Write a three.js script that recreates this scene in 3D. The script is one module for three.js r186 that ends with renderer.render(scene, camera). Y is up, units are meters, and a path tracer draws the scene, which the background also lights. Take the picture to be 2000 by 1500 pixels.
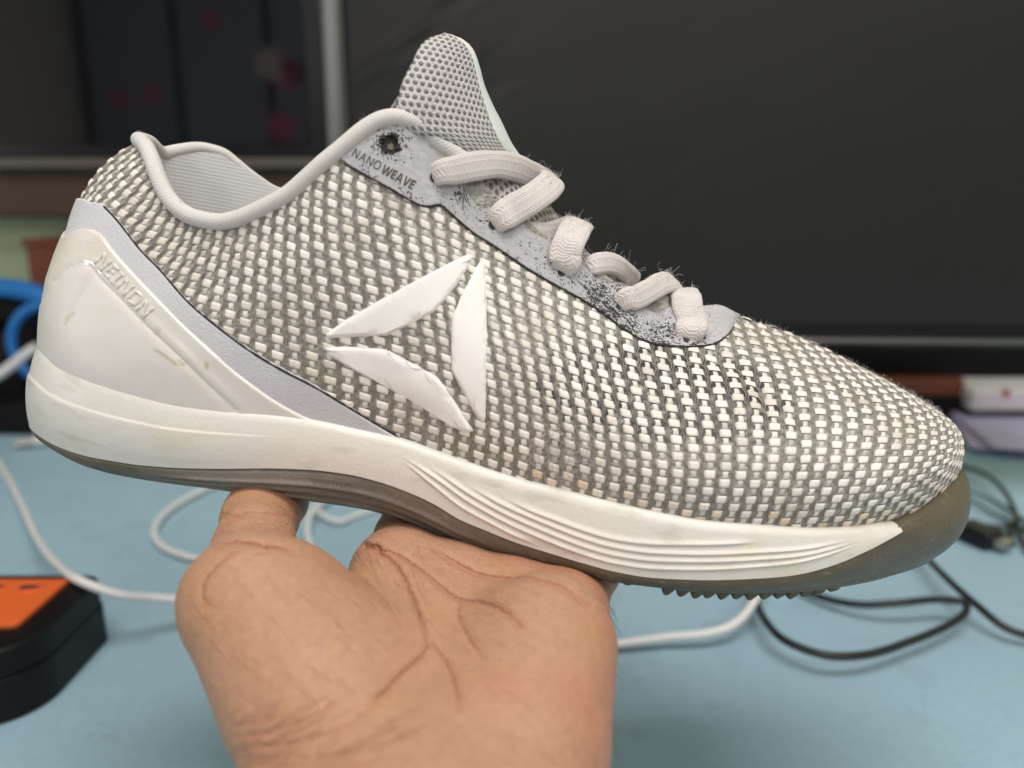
import * as THREE from 'three';
import { FontLoader } from 'three/addons/loaders/FontLoader.js';
import { mergeGeometries, mergeVertices } from 'three/addons/utils/BufferGeometryUtils.js';
import { TessellateModifier } from 'three/addons/modifiers/TessellateModifier.js';
import { RoundedBoxGeometry } from 'three/addons/geometries/RoundedBoxGeometry.js';
import { RectAreaLightUniformsLib } from 'three/addons/lights/RectAreaLightUniformsLib.js';

// ---------------------------------------------------------------- camera, lamps, exposure
const scene = new THREE.Scene();
scene.background = new THREE.Color(0, 0, 0);
const FPX = 1511, CX = 1000, CY = 750;                 // focal length and centre in photo pixels (2000 x 1500)
const PITCH = THREE.MathUtils.degToRad(14), CAM_H = 0.24;
const camera = new THREE.PerspectiveCamera(2 * Math.atan(CY / FPX) * 180 / Math.PI, 4 / 3, 0.02, 20);
camera.position.set(0, CAM_H, 0);
camera.rotation.set(-PITCH, 0, 0);
camera.focus = 0.225;
camera.userData.fStop = 6.6;
camera.updateMatrixWorld(true);
const renderer = new THREE.WebGLRenderer({ antialias: true });
renderer.setSize(1024, 768);
renderer.toneMapping = THREE.LinearToneMapping;
renderer.toneMappingExposure = 0.765;
renderer.shadowMap.enabled = true;
RectAreaLightUniformsLib.init();
function lampPanel(name, label, x, y, z, w, d, power, color, turn = 0, tip = 0) {     // a ceiling lamp: white tray, glowing diffuser, and the light just below it
  const g = new THREE.Group(); g.name = name; g.position.set(x, y, z);
  g.userData = { label, category: 'lamp' };
  const tray = new THREE.Mesh(new RoundedBoxGeometry(w + 0.06, 0.05, d + 0.06, 2, 0.01), new THREE.MeshStandardMaterial({ color: 0xe8e8e4, roughness: 0.6 }));
  tray.name = 'lamp_tray'; tray.position.y = 0.028; g.add(tray);
  const dif = new THREE.Mesh(new THREE.BoxGeometry(w, 0.006, d), new THREE.MeshStandardMaterial({ color: 0xffffff, emissive: color, emissiveIntensity: 1.5 }));
  dif.name = 'diffuser'; dif.position.y = -0.001; g.add(dif);
  const L = new THREE.RectAreaLight(color, power, w, d);
  L.position.set(0, -0.008, 0); L.rotation.x = -Math.PI / 2; L.name = 'lamp_light'; g.add(L);
  g.rotation.set(tip, 0, turn); scene.add(g);
}
const LAMP = new THREE.Color(1.0, 0.955, 0.92);
lampPanel('ceiling_lamp', 'wide white ceiling lamp above the desk', 0.15, 1.62, 0.22, 1.3, 0.70, 8.5, LAMP);
lampPanel('ceiling_lamp_001', 'long white ceiling lamp behind the photographer', 0.80, 1.62, 1.30, 1.2, 0.30, 17, LAMP);
lampPanel('wall_lamp', 'upright white tube lamp on the left wall', -1.86, 0.45, 0.66, 0.62, 0.14, 22, LAMP, Math.PI / 2);
lampPanel('rear_lamp', 'small white wall lamp on the wall behind the photographer', -0.62, 0.98, 2.15, 0.55, 0.22, 30, LAMP, 0, Math.PI / 2);

// ---------------------------------------------------------------- small helpers
const V3 = (x = 0, y = 0, z = 0) => new THREE.Vector3(x, y, z);
const clamp = THREE.MathUtils.clamp, lerp = THREE.MathUtils.lerp, sstep = (a, b, x) => { const t = clamp((x - a) / (b - a), 0, 1); return t * t * (3 - 2 * t); };
function rng(seed) { let s = seed | 0; return () => { s = (s + 0x6d2b79f5) | 0; let t = Math.imul(s ^ (s >>> 15), 1 | s); t = (t + Math.imul(t ^ (t >>> 7), 61 | t)) ^ t; return ((t ^ (t >>> 14)) >>> 0) / 4294967296; }; }
const hash3 = (x, y, z) => { let h = Math.imul(x, 374761393) ^ Math.imul(y, 668265263) ^ Math.imul(z, 2147483647 ^ 0x5bd1e995); h = Math.imul(h ^ (h >>> 13), 1274126177); return ((h ^ (h >>> 16)) >>> 0) / 4294967296; };
function noise(x, y, z = 0) {
  const xi = Math.floor(x), yi = Math.floor(y), zi = Math.floor(z), f = (t) => t * t * (3 - 2 * t), u = f(x - xi), v = f(y - yi), w = f(z - zi);
  const c = (a, b, d) => hash3(xi + a, yi + b, zi + d);
  return lerp(lerp(lerp(c(0, 0, 0), c(1, 0, 0), u), lerp(c(0, 1, 0), c(1, 1, 0), u), v), lerp(lerp(c(0, 0, 1), c(1, 0, 1), u), lerp(c(0, 1, 1), c(1, 1, 1), u), v), w);
}
const fbm = (x, y, z = 0, o = 4) => { let s = 0, a = 0.5, n = 0; for (let i = 0; i < o; i++) { s += a * noise(x, y, z); n += a; a *= 0.5; x *= 2.03; y *= 2.03; z *= 2.03; } return s / n; };
// smooth interpolation of a table of rows [x, a, b, ...] (monotone-safe cubic through the points)
function table(rows) {
  const n = rows.length, w = rows[0].length - 1, m = rows.map(() => new Array(w).fill(0));
  for (let c = 0; c < w; c++) {
    const d = []; for (let i = 0; i < n - 1; i++) d.push((rows[i + 1][c + 1] - rows[i][c + 1]) / (rows[i + 1][0] - rows[i][0]));
    for (let i = 0; i < n; i++) {
      if (i === 0) m[i][c] = d[0]; else if (i === n - 1) m[i][c] = d[n - 2];
      else if (d[i - 1] * d[i] <= 0) m[i][c] = 0; else { const h0 = rows[i][0] - rows[i - 1][0], h1 = rows[i + 1][0] - rows[i][0], a = 2 * h1 + h0, b = h1 + 2 * h0; m[i][c] = (a + b) / (a / d[i - 1] + b / d[i]); }
    }
  }
  return (x) => {
    if (x <= rows[0][0]) return rows[0].slice(1); if (x >= rows[n - 1][0]) return rows[n - 1].slice(1);
    let i = 0; while (rows[i + 1][0] < x) i++;
    const h = rows[i + 1][0] - rows[i][0], t = (x - rows[i][0]) / h, t2 = t * t, t3 = t2 * t, out = [];
    for (let c = 0; c < w; c++) out.push((2 * t3 - 3 * t2 + 1) * rows[i][c + 1] + (t3 - 2 * t2 + t) * h * m[i][c] + (-2 * t3 + 3 * t2) * rows[i + 1][c + 1] + (t3 - t2) * h * m[i + 1][c]);
    return out;
  };
}
const table1 = (rows) => { const f = table(rows); return (x) => f(x)[0]; };
const polySpline = (pts, n, closed = false) => new THREE.CatmullRomCurve3(pts.map((p) => V3(p[0], p[1], p[2] || 0)), closed, 'centripetal').getSpacedPoints(n);
const inPoly = (poly, x, y) => { let c = false; for (let i = 0, j = poly.length - 1; i < poly.length; j = i++) { const [xi, yi] = poly[i], [xj, yj] = poly[j]; if ((yi > y) !== (yj > y) && x < (xj - xi) * (y - yi) / (yj - yi) + xi) c = !c; } return c; };
const distPoly = (pl, x, y) => { let b = 1e9; for (let i = 0; i + 1 < pl.length; i++) { const ax = pl[i][0], ay = pl[i][1], dx = pl[i + 1][0] - ax, dy = pl[i + 1][1] - ay, t = clamp(((x - ax) * dx + (y - ay) * dy) / (dx * dx + dy * dy || 1e-9), 0, 1); b = Math.min(b, Math.hypot(x - ax - t * dx, y - ay - t * dy)); } return b; };
function gridGeo(rows, { uv = null, color = null, closeU = false, skip = null } = {}) {      // rows: array of arrays of Vector3
  const R = rows.length, C = rows[0].length, pos = new Float32Array(R * C * 3), idx = [];
  rows.forEach((r, i) => r.forEach((p, j) => p.toArray(pos, (i * C + j) * 3)));
  for (let i = 0; i < R - (closeU ? 0 : 1); i++) for (let j = 0; j < C - 1; j++) {
    if (skip && skip(i, j)) continue;
    const i2 = (i + 1) % R, a = i * C + j, b = i2 * C + j, c = i2 * C + j + 1, d = i * C + j + 1; idx.push(a, b, c, a, c, d);
  }
  const g = new THREE.BufferGeometry();
  g.setAttribute('position', new THREE.BufferAttribute(pos, 3)); g.setIndex(idx);
  const uvs = new Float32Array(R * C * 2); for (let i = 0; i < R; i++) for (let j = 0; j < C; j++) { const q = uv ? uv(i, j) : [i / (R - 1), j / (C - 1)]; uvs[(i * C + j) * 2] = q[0]; uvs[(i * C + j) * 2 + 1] = q[1]; }
  g.setAttribute('uv', new THREE.BufferAttribute(uvs, 2));
  if (color) { const cs = new Float32Array(R * C * 3); for (let i = 0; i < R; i++) for (let j = 0; j < C; j++) { const q = color(i, j); cs.set(q, (i * C + j) * 3); } g.setAttribute('color', new THREE.BufferAttribute(cs, 3)); }
  g.computeVertexNormals();
  return g;
}
function mesh(name, geo, mat, parent, label) { const m = new THREE.Mesh(geo, mat); m.name = name; m.castShadow = m.receiveShadow = true; if (label) m.userData.label = label; (parent || scene).add(m); return m; }
function tag(o, label, category, group) { o.userData.label = label; o.userData.category = category; if (group) o.userData.group = group; return o; }
function structure(o) { o.userData.kind = 'structure'; return o; }
const taken = {};
const numbered = (n) => { const k = taken[n] = (taken[n] ?? -1) + 1; return k ? n + '_' + String(k).padStart(3, '0') : n; };
// a flattened tube along points; prof(t) -> [half width, half height]; side = preferred width direction at each point
function ribbon(pts, prof, side, seg = 14, uvScale = [1, 1], power = 2) {
  const n = pts.length, rows = []; let len = 0; const L = [0];
  for (let i = 1; i < n; i++) { len += pts[i].distanceTo(pts[i - 1]); L.push(len); }
  for (let i = 0; i < n; i++) {
    const tan = pts[Math.min(n - 1, i + 1)].clone().sub(pts[Math.max(0, i - 1)]).normalize();
    let s = (typeof side === 'function' ? side(i / (n - 1), i) : side).clone(); s.addScaledVector(tan, -s.dot(tan)).normalize();
    const up = tan.clone().cross(s).normalize(), [hw, hh] = prof(i / (n - 1)), row = [];
    for (let k = 0; k <= seg; k++) {
      const a = k / seg * Math.PI * 2, c = Math.cos(a), d = Math.sin(a), e = 2 / power;
      row.push(pts[i].clone().addScaledVector(s, hw * Math.sign(c) * Math.abs(c) ** e).addScaledVector(up, hh * Math.sign(d) * Math.abs(d) ** e));
    }
    rows.push(row);
  }
  const [hw] = prof(0.5);
  return gridGeo(rows, { uv: (i, j) => [L[i] * uvScale[0], j / seg * 4 * hw * uvScale[1]] });
}
const tubeAlong = (pts, r, seg = 10, n = 0) => { const c = new THREE.CatmullRomCurve3(pts, false, 'centripetal'); return new THREE.TubeGeometry(c, n || pts.length * 8, r, seg, false); };
// textures computed pixel by pixel
function dataTex(w, h, fn, srgb = false, wrap = true) {
  const d = new Uint8Array(w * h * 4);
  for (let y = 0; y < h; y++) for (let x = 0; x < w; x++) { const q = fn(x / w, y / h, x, y), o = (y * w + x) * 4; if (typeof q === 'number') d[o] = d[o + 1] = d[o + 2] = clamp(q, 0, 1) * 255; else { d[o] = clamp(q[0], 0, 1) * 255; d[o + 1] = clamp(q[1], 0, 1) * 255; d[o + 2] = clamp(q[2], 0, 1) * 255; } d[o + 3] = 255; }
  const t = new THREE.DataTexture(d, w, h); t.magFilter = THREE.LinearFilter; t.minFilter = THREE.LinearMipmapLinearFilter; t.generateMipmaps = true;
  if (wrap) t.wrapS = t.wrapT = THREE.RepeatWrapping; if (srgb) t.colorSpace = THREE.SRGBColorSpace; t.needsUpdate = true; return t;
}
const wrapNoise = (u, v, f, seed) => { // tileable value noise
  const x = u * f, y = v * f, xi = Math.floor(x), yi = Math.floor(y), g = (t) => t * t * (3 - 2 * t), a = g(x - xi), b = g(y - yi), c = (i, j) => hash3((xi + i) % f, (yi + j) % f, seed);
  return lerp(lerp(c(0, 0), c(1, 0), a), lerp(c(0, 1), c(1, 1), a), b);
};
const wrapFbm = (u, v, f, seed, o = 4) => { let s = 0, a = 0.5, n = 0; for (let i = 0; i < o; i++) { s += a * wrapNoise(u, v, f, seed + i); n += a; a *= 0.5; f *= 2; } return s / n; };
const texRepeat = (t, u, v) => { const c = t.clone(); c.repeat.set(u, v); c.needsUpdate = true; return c; };

// photo pixel -> ray; world point -> photo pixel
const camQ = camera.quaternion.clone(), camP = camera.position.clone();
const rayW = (px, py) => V3((px - CX) / FPX, -(py - CY) / FPX, -1).applyQuaternion(camQ);           // unit depth along the camera axis
const atDepth = (px, py, d) => rayW(px, py).multiplyScalar(d).add(camP);
const atY = (px, py, y) => { const r = rayW(px, py); return r.multiplyScalar((y - CAM_H) / r.y).add(camP); };
const atZ = (px, py, z) => { const r = rayW(px, py); return r.multiplyScalar(z / r.z).add(camP); };
const projW = (p) => { const q = p.clone().sub(camP).applyQuaternion(camQ.clone().invert()); return [CX + FPX * q.x / -q.z, CY - FPX * q.y / -q.z, -q.z]; };
// ================================================================ the shoe: rails and surfaces
// local frame: x heel to toe, y up from the sole, z towards the outer (logo) side; metres
const TAU = THREE.MathUtils.degToRad(11.5);
const shoe = new THREE.Group(); shoe.name = 'training_shoe';
tag(shoe, 'worn white and grey woven training shoe held up on an open palm', 'shoe');
shoe.position.copy(atDepth(107, 800, 0.25)); shoe.rotation.set(0, 0, -TAU);
scene.add(shoe); shoe.updateMatrixWorld(true);
const S2W = shoe.matrixWorld.clone(), W2S = S2W.clone().invert();
const toW = (p) => p.clone().applyMatrix4(S2W), toL = (p) => p.clone().applyMatrix4(W2S);
const proj = (p) => projW(toW(p));
const eyeL = toL(camP);
const rayL = (px, py) => rayW(px, py).transformDirection(W2S);
const onZ = (px, py, z) => { const r = rayL(px, py); return eyeL.clone().addScaledVector(r, (z - eyeL.z) / r.z); };      // where the pixel's ray meets the shoe-lengthwise plane z
const LEN = 0.2916;
// outline of the foot shape seen from above (outer side), then its normal
const OUT = new THREE.CatmullRomCurve3([[0, 0], [0.0025, 0.012], [0.010, 0.0225], [0.024, 0.030], [0.045, 0.0335], [0.075, 0.0345], [0.105, 0.0355], [0.135, 0.0385], [0.165, 0.043], [0.195, 0.0468], [0.222, 0.047], [0.246, 0.0425], [0.267, 0.0325], [0.283, 0.0195], [0.2935, 0.005], [0.2965, -0.008]].map(([x, z]) => V3(x / 0.2965 * LEN, 0, z)), false, 'centripetal');
OUT.arcLengthDivisions = 600;
const outAt = (q) => OUT.getPointAt(clamp(q, 0, 1)), outN = (q) => { const t = OUT.getTangentAt(clamp(q, 0, 1)); const n = V3(-t.z, 0, t.x).normalize(); return n.dot(V3(0, 0, 1)) < 0 && q > 0.02 && q < 0.98 ? n.negate() : n; };
const outN2 = (q) => { const t = OUT.getTangentAt(clamp(q, 0, 1)); return V3(-t.z, 0, t.x).normalize(); };   // points outwards
const curvePx = (pts) => table1(pts);
// height at which plan point (x, z) lands on a traced photo curve
function heightOn(curve, x, z, y0 = 0) { let p = V3(x, y0, z); for (let i = 0; i < 14; i++) { const [px, py, d] = proj(p); p.y += (py - curve(px)) * d / FPX * 0.9; } return p.y; }
// traced curves (photo pixels)
const cBottom = curvePx([[40, 812], [68, 828], [90, 862], [130, 893], [180, 916], [230, 930], [272, 938], [360, 955], [452, 969], [560, 982], [640, 992], [692, 1000], [735, 1009], [800, 1032], [850, 1054], [900, 1073], [960, 1091], [1020, 1105], [1080, 1117], [1140, 1128], [1218, 1141], [1275, 1148], [1320, 1154], [1380, 1159], [1470, 1162], [1560, 1160], [1632, 1154], [1690, 1145], [1732, 1135], [1800, 1105], [1840, 1064], [1862, 1030], [1900, 985]]);
const cSoleLine = curvePx([[40, 795], [58, 812], [66, 832], [88, 852], [120, 870], [172, 888], [224, 898], [280, 906], [360, 911], [440, 912], [520, 911], [600, 913], [680, 922], [740, 936], [800, 957], [850, 980], [900, 1010], [945, 1029], [1005, 1053], [1080, 1077], [1140, 1095], [1200, 1111], [1275, 1123], [1380, 1127], [1500, 1122], [1545, 1117], [1615, 1099], [1685, 1069], [1737, 1041], [1771, 1020], [1797, 1006], [1842, 971], [1867, 946], [1881, 925], [1895, 900]]);
const cFeather = curvePx([[40, 640], [80, 672], [92, 684], [120, 712], [160, 732], [220, 754], [280, 772], [340, 788], [400, 798], [480, 808], [560, 816], [620, 826], [692, 842], [760, 857], [800, 868], [850, 886], [900, 904], [960, 925], [1020, 943], [1080, 957], [1140, 973], [1200, 988], [1290, 1008], [1380, 1023], [1470, 1030], [1580, 1036], [1650, 1034], [1720, 1025], [1771, 1018], [1797, 1004], [1842, 967], [1867, 942], [1881, 920], [1895, 895]]);
const cHigh = 0;
const Q_HEEL = 0.045, Q_TOE = 0.93;   // between these the traced outline is seen; round the heel and the toe tip the height runs on
const railMemo = new Map();
function rail(curve, off, q) {
  const o = (k) => (typeof off === 'function' ? off(k) : off), p = outAt(q).addScaledVector(outN2(q), o(q)), c = clamp(q, Q_HEEL, Q_TOE);
  if (c === q) { p.y = heightOn(curve, p.x, p.z, 0.02); return p; }
  const key = c + '|' + o(c), m = railMemo.get(curve) || railMemo.set(curve, {}).get(curve);
  if (!(key in m)) { const r = (k) => { const t = outAt(k).addScaledVector(outN2(k), o(k)); return heightOn(curve, t.x, t.z, 0.02); }; const d = q < c ? 0.02 : -0.02; m[key] = [r(c), (r(c) - r(c + d)) / Math.abs(d)]; }
  const e = Math.abs(q - c); p.y = m[key][0] + m[key][1] * (1 - Math.exp(-e / 0.018)) * 0.018 * (q < c ? 0.5 : 0.25); return p;
}
const NQ = 260;
const qs = Array.from({ length: NQ + 1 }, (_, i) => { const t = i / NQ; return t; });
const Frail = qs.map((q) => rail(cFeather, 0, q));
const pxOfF = Frail.map((p) => proj(p)[0]);
const qAtPx = (px) => { let i = 8; while (i < NQ - 8 && pxOfF[i + 1] < px) i++; return qs[i] + (px - pxOfF[i]) / (pxOfF[i + 1] - pxOfF[i]) / NQ; };
// top rail of the upper, outer side: photo pixel, z in mm
const Tpts = [[270, 276, 1], [284, 290, 8], [297, 318, 14], [309, 352, 18], [326, 387, 21], [348, 412, 23], [380, 430, 25], [420, 438, 26.5], [455, 434, 27.5], [490, 421, 28], [525, 404, 28.5], [560, 385, 29], [595, 355, 29], [630, 323, 29], [665, 295, 28.5], [700, 265, 28], [722, 249, 27.5], [750, 236, 27], [780, 234, 26], [810, 243, 25], [834, 260, 24], [858, 284, 23], [880, 299, 22], [905, 318, 21], [930, 345, 20.3], [965, 380, 19.8], [1002, 411, 19], [1060, 455, 18.3], [1120, 496, 17.5], [1180, 536, 16], [1240, 572, 13.5], [1300, 594, 9.5], [1350, 600, 5], [1402, 600, 0], [1440, 617, -2], [1500, 636, -4], [1545, 652, -5], [1590, 672, -6], [1632, 693, -6], [1685, 721, -6.5], [1737, 749, -7], [1785, 778, -7], [1815, 803, -7], [1838, 830, -7.5]];
const Tlocal = Tpts.map(([px, py, z]) => onZ(px, py, z / 1000));
const TtoF = [[270, 0], [284, 0.028], [297, 0.062], [326, 0.115], [348, qAtPx(190)], [420, qAtPx(335)], [490, qAtPx(450)], [560, qAtPx(545)], [630, qAtPx(640)], [700, qAtPx(722)], [780, qAtPx(812)], [858, qAtPx(890)], [930, qAtPx(960)], [1002, qAtPx(1030)], [1140, qAtPx(1165)], [1299, qAtPx(1318)], [1402, qAtPx(1418)], [1545, qAtPx(1556)], [1685, qAtPx(1688)], [1785, qAtPx(1786)], [1838, 1]];
const qOfT = table1(TtoF);
const Tq = Tpts.map((p) => qOfT(p[0]));
const Ttab = table(Tpts.map((p, i) => [Tq[i], Tlocal[i].x, Tlocal[i].y, Tlocal[i].z]));
const Tat = (q) => { const a = Ttab(q); return V3(a[0], a[1], a[2]); };
// inner (far) side top rail
const TMpts = [[270, 276, -1], [288, 280, -9], [316, 304, -18], [350, 297, -22], [402, 293, -26], [432, 300, -27], [463, 322, -28], [498, 349, -28], [548, 378, -28], [600, 388, -28], [680, 335, -28], [760, 275, -27], [830, 262, -25], [900, 310, -22], [960, 360, -20], [1040, 420, -19], [1120, 480, -18], [1200, 535, -16], [1290, 590, -10], [1400, 603, -2]];
const qM = [0, 0.03, 0.075, 0.12, 0.19, 0.225, 0.255, 0.285, 0.325, 0.365, 0.41, 0.445, 0.475, 0.51, 0.545, 0.58, 0.615, 0.65, 0.685, qOfT(1404)];
{ const e = qM[qM.length - 1], s = e / 0.72; for (let i = 1; i < qM.length - 1; i++) qM[i] *= s > 1 ? 1 : s; }
const TMloc = TMpts.map(([px, py, z]) => onZ(px, py, z / 1000));
const TMtab = table(TMpts.map((p, i) => [qM[i], TMloc[i].x, TMloc[i].y, TMloc[i].z]));
const qVamp = qOfT(1402);
const TMat = (q) => { if (q >= qVamp) return Tat(q); const a = TMtab(q); return V3(a[0], a[1], a[2]); };
const mirror = (p) => V3(p.x, p.y, -p.z - 0.010 * sstep(0.2, 0.29, p.x));
// one section of the upper from the feather line F up to the top line T
const shapeTab = table([ // q, F: outward share, F handle, T: outward share, T handle (share of chord), T back share
  [0, 0.02, 0.46, 0.80, 0.34], [0.06, 0.06, 0.46, 0.55, 0.34], [0.16, 0.10, 0.42, 0.18, 0.32], [0.40, 0.16, 0.40, 0.22, 0.34], [0.55, 0.26, 0.40, 0.45, 0.36], [0.70, 0.34, 0.42, 0.95, 0.42], [0.80, 0.40, 0.46, 1.0, 0.48], [0.88, 0.20, 0.48, 1.0, 0.46], [1, 0.10, 0.46, 1.0, 0.40]]);
function section(q, M, medial = false) {
  const f = rail(cFeather, 0, q), n = outN2(q); let F = f, T = medial ? TMat(q) : Tat(q);
  if (medial) { F = mirror(f); n.z *= -1; }
  const [fo, fh, to, th] = shapeTab(q), c = F.distanceTo(T);
  const d1 = V3(0, 1, 0).addScaledVector(n, fo).normalize(), lat = V3(n.x, 0, n.z).normalize();
  const ridge = sstep(0.60, 0.74, q);
  const latT = lat.clone().lerp(V3(lat.x * 1.0, 0, medial ? -1 : 1), ridge * 0.55).normalize();
  const d2 = latT.multiplyScalar(to).add(V3(0, -Math.sqrt(Math.max(0, 1 - to * to)) - 0.10 * ridge, 0)).normalize();
  const P1 = F.clone().addScaledVector(d1, c * fh), P2 = T.clone().addScaledVector(d2, c * th), out = [];
  for (let i = 0; i <= M; i++) { const t = i / M, u = 1 - t; out.push(V3().addScaledVector(F, u * u * u).addScaledVector(P1, 3 * u * u * t).addScaledVector(P2, 3 * u * t * t).addScaledVector(T, t * t * t)); }
  return out;
}
const MS = 64, NS = 300;
// stations denser at the two ends
const stq = Array.from({ length: NS + 1 }, (_, i) => { const t = i / NS; return t; });
const dents = [{ pl: [[1395, 705], [1440, 716], [1475, 745], [1500, 800]], w: 15, d: 0.0011 }, { pl: [[1120, 690], [1180, 730], [1230, 790]], w: 22, d: 0.0006 }, { pl: [[1560, 820], [1640, 850], [1700, 900]], w: 22, d: 0.0006 }, { pl: [[1440, 760], [1520, 830], [1560, 900]], w: 26, d: -0.0006 }, { pl: [[470, 450], [520, 470], [600, 460]], w: 24, d: 0.0005 }];
const dent = (row, q) => { if (q < 0.1 || q > 0.97) return row; return row.map((p, j) => { const [px, py] = proj(p); let d = 0; for (const k of dents) { const e = distPoly(k.pl, px, py) / k.w; if (e < 3) d += k.d * Math.exp(-e * e); } d += 0.0009 * (fbm(p.x * 45 + 2, p.y * 60, 1, 2) - 0.5) * sstep(0, 12, j) * sstep(0, 14, MS - j); return d ? p.clone().addScaledVector(outN2(q).add(V3(0, 0.5 * j / MS, 0)).normalize(), -d) : p; }); };   // flex creases worn into the cloth
const secL = stq.map((q) => dent(section(q, MS), q)), secM = stq.map((q) => section(q, MS, true));
const puckers = (p) => 0; 
// fabric coordinates: per station a polyline with arc length; beyond the ridge it runs down the inner side
const secAll = stq.map((q, i) => { const pts = q >= qVamp - 0.004 ? secL[i].concat(secM[i].slice(0, -1).reverse()) : secL[i]; const s = [0]; for (let k = 1; k < pts.length; k++) s.push(s[k - 1] + pts[k].distanceTo(pts[k - 1])); return { pts, s, len: s[s.length - 1], lat: s[MS] }; });
const Ust = [0]; for (let i = 1; i <= NS; i++) { const a = secL[i][26], b = secL[i - 1][26]; Ust.push(Ust[i - 1] + a.distanceTo(b)); }
const V0st = stq.map((q, i) => { const F = secL[i][0]; return -Math.sin(TAU) * F.x + Math.cos(TAU) * F.y; });
const atArc = (S, s) => { s = clamp(s, 0, S.len); let lo = 0, hi = S.s.length - 1; while (hi - lo > 1) { const m = (lo + hi) >> 1; if (S.s[m] <= s) lo = m; else hi = m; } const t = (s - S.s[lo]) / Math.max(1e-9, S.s[hi] - S.s[lo]); return S.pts[lo].clone().lerp(S.pts[hi], t); };
function stOfU(U) { if (U <= 0) return 0; if (U >= Ust[NS]) return NS - 1e-6; let lo = 0, hi = NS; while (hi - lo > 1) { const m = (lo + hi) >> 1; if (Ust[m] <= U) lo = m; else hi = m; } return lo + (U - Ust[lo]) / (Ust[hi] - Ust[lo]); }
function fabric(U, V) {     // point on the upper at fabric coordinates (metres), s = height above the feather line
  const k = stOfU(U), i = Math.floor(k), t = k - i, s = V - lerp(V0st[i], V0st[i + 1], t), A = secAll[i], B = secAll[i + 1];
  return { p: atArc(A, s).lerp(atArc(B, s), t), s, len: lerp(A.len, B.len, t), lat: lerp(A.lat, B.lat, t), q: k / NS };
}
function fabricN(U, V) { const e = 0.0006, a = fabric(U - e, V).p, b = fabric(U + e, V).p, c = fabric(U, V - e).p, d = fabric(U, V + e).p; const n = b.sub(a).cross(d.sub(c)); return n.normalize(); }
// look-up from photo pixel to a surface grid (for tracing prints and overlays onto the real surface)
function lookup(rows, res = 2) {
  const W = Math.ceil(2000 / res), H = Math.ceil(1500 / res), Z = new Float32Array(W * H).fill(1e9), T = new Int32Array(W * H).fill(-1), C = rows[0].length;
  const P = rows.map((r) => r.map((p) => proj(p)));
  const g = gridGeo(rows), nor = g.attributes.normal, id = (i, j) => i * C + j, pt = (k) => rows[Math.floor(k / C)][k % C];
  const tris = [];
  const fill = (a, b, c) => {
    const A = P[Math.floor(a / C)][a % C], B = P[Math.floor(b / C)][b % C], D = P[Math.floor(c / C)][c % C], t = tris.length; tris.push([a, b, c]);
    const x0 = Math.max(0, Math.floor(Math.min(A[0], B[0], D[0]) / res)), x1 = Math.min(W - 1, Math.ceil(Math.max(A[0], B[0], D[0]) / res)), y0 = Math.max(0, Math.floor(Math.min(A[1], B[1], D[1]) / res)), y1 = Math.min(H - 1, Math.ceil(Math.max(A[1], B[1], D[1]) / res));
    const den = (B[1] - D[1]) * (A[0] - D[0]) + (D[0] - B[0]) * (A[1] - D[1]); if (Math.abs(den) < 1e-6) return;
    for (let y = y0; y <= y1; y++) for (let x = x0; x <= x1; x++) {
      const X = x * res, Y = y * res, l1 = ((B[1] - D[1]) * (X - D[0]) + (D[0] - B[0]) * (Y - D[1])) / den, l2 = ((D[1] - A[1]) * (X - D[0]) + (A[0] - D[0]) * (Y - D[1])) / den, l3 = 1 - l1 - l2;
      if (l1 < -0.02 || l2 < -0.02 || l3 < -0.02) continue; const z = l1 * A[2] + l2 * B[2] + l3 * D[2]; if (z < Z[y * W + x]) { Z[y * W + x] = z; T[y * W + x] = t; }
    }
  };
  for (let i = 0; i + 1 < rows.length; i++) for (let j = 0; j + 1 < C; j++) { fill(id(i, j), id(i + 1, j), id(i + 1, j + 1)); fill(id(i, j), id(i + 1, j + 1), id(i, j + 1)); }
  const N = (k) => V3(nor.getX(k), nor.getY(k), nor.getZ(k));
  return (px, py) => {
    let best = -1, bd = 1e9; const X = Math.round(px / res), Y = Math.round(py / res);
    for (let r = 0; r < 40 && best < 0; r++) for (let dy = -r; dy <= r; dy++) for (let dx = -r; dx <= r; dx++) { if (Math.max(Math.abs(dx), Math.abs(dy)) !== r) continue; const x = X + dx, y = Y + dy; if (x < 0 || y < 0 || x >= W || y >= H) continue; const t = T[y * W + x]; if (t >= 0 && dx * dx + dy * dy < bd) { bd = dx * dx + dy * dy; best = t; } }
    if (best < 0) return null;
    const [a, b, c] = tris[best], A = pt(a), B = pt(b), D = pt(c), n = B.clone().sub(A).cross(D.clone().sub(A)), r = rayL(px, py);
    const t = A.clone().sub(eyeL).dot(n) / r.dot(n), p = eyeL.clone().addScaledVector(r, t);
    const v0 = B.clone().sub(A), v1 = D.clone().sub(A), v2 = p.clone().sub(A), d00 = v0.dot(v0), d01 = v0.dot(v1), d11 = v1.dot(v1), d20 = v2.dot(v0), d21 = v2.dot(v1), de = d00 * d11 - d01 * d01, l2 = (d11 * d20 - d01 * d21) / de, l3 = (d00 * d21 - d01 * d20) / de;
    const nn = N(a).multiplyScalar(1 - l2 - l3).addScaledVector(N(b), l2).addScaledVector(N(c), l3).normalize();
    if (bd > 9) p.copy(A);
    if (nn.dot(r) > 0) nn.negate();
    return { p, n: nn };
  };
}
const onUpper = lookup(secL);
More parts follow.
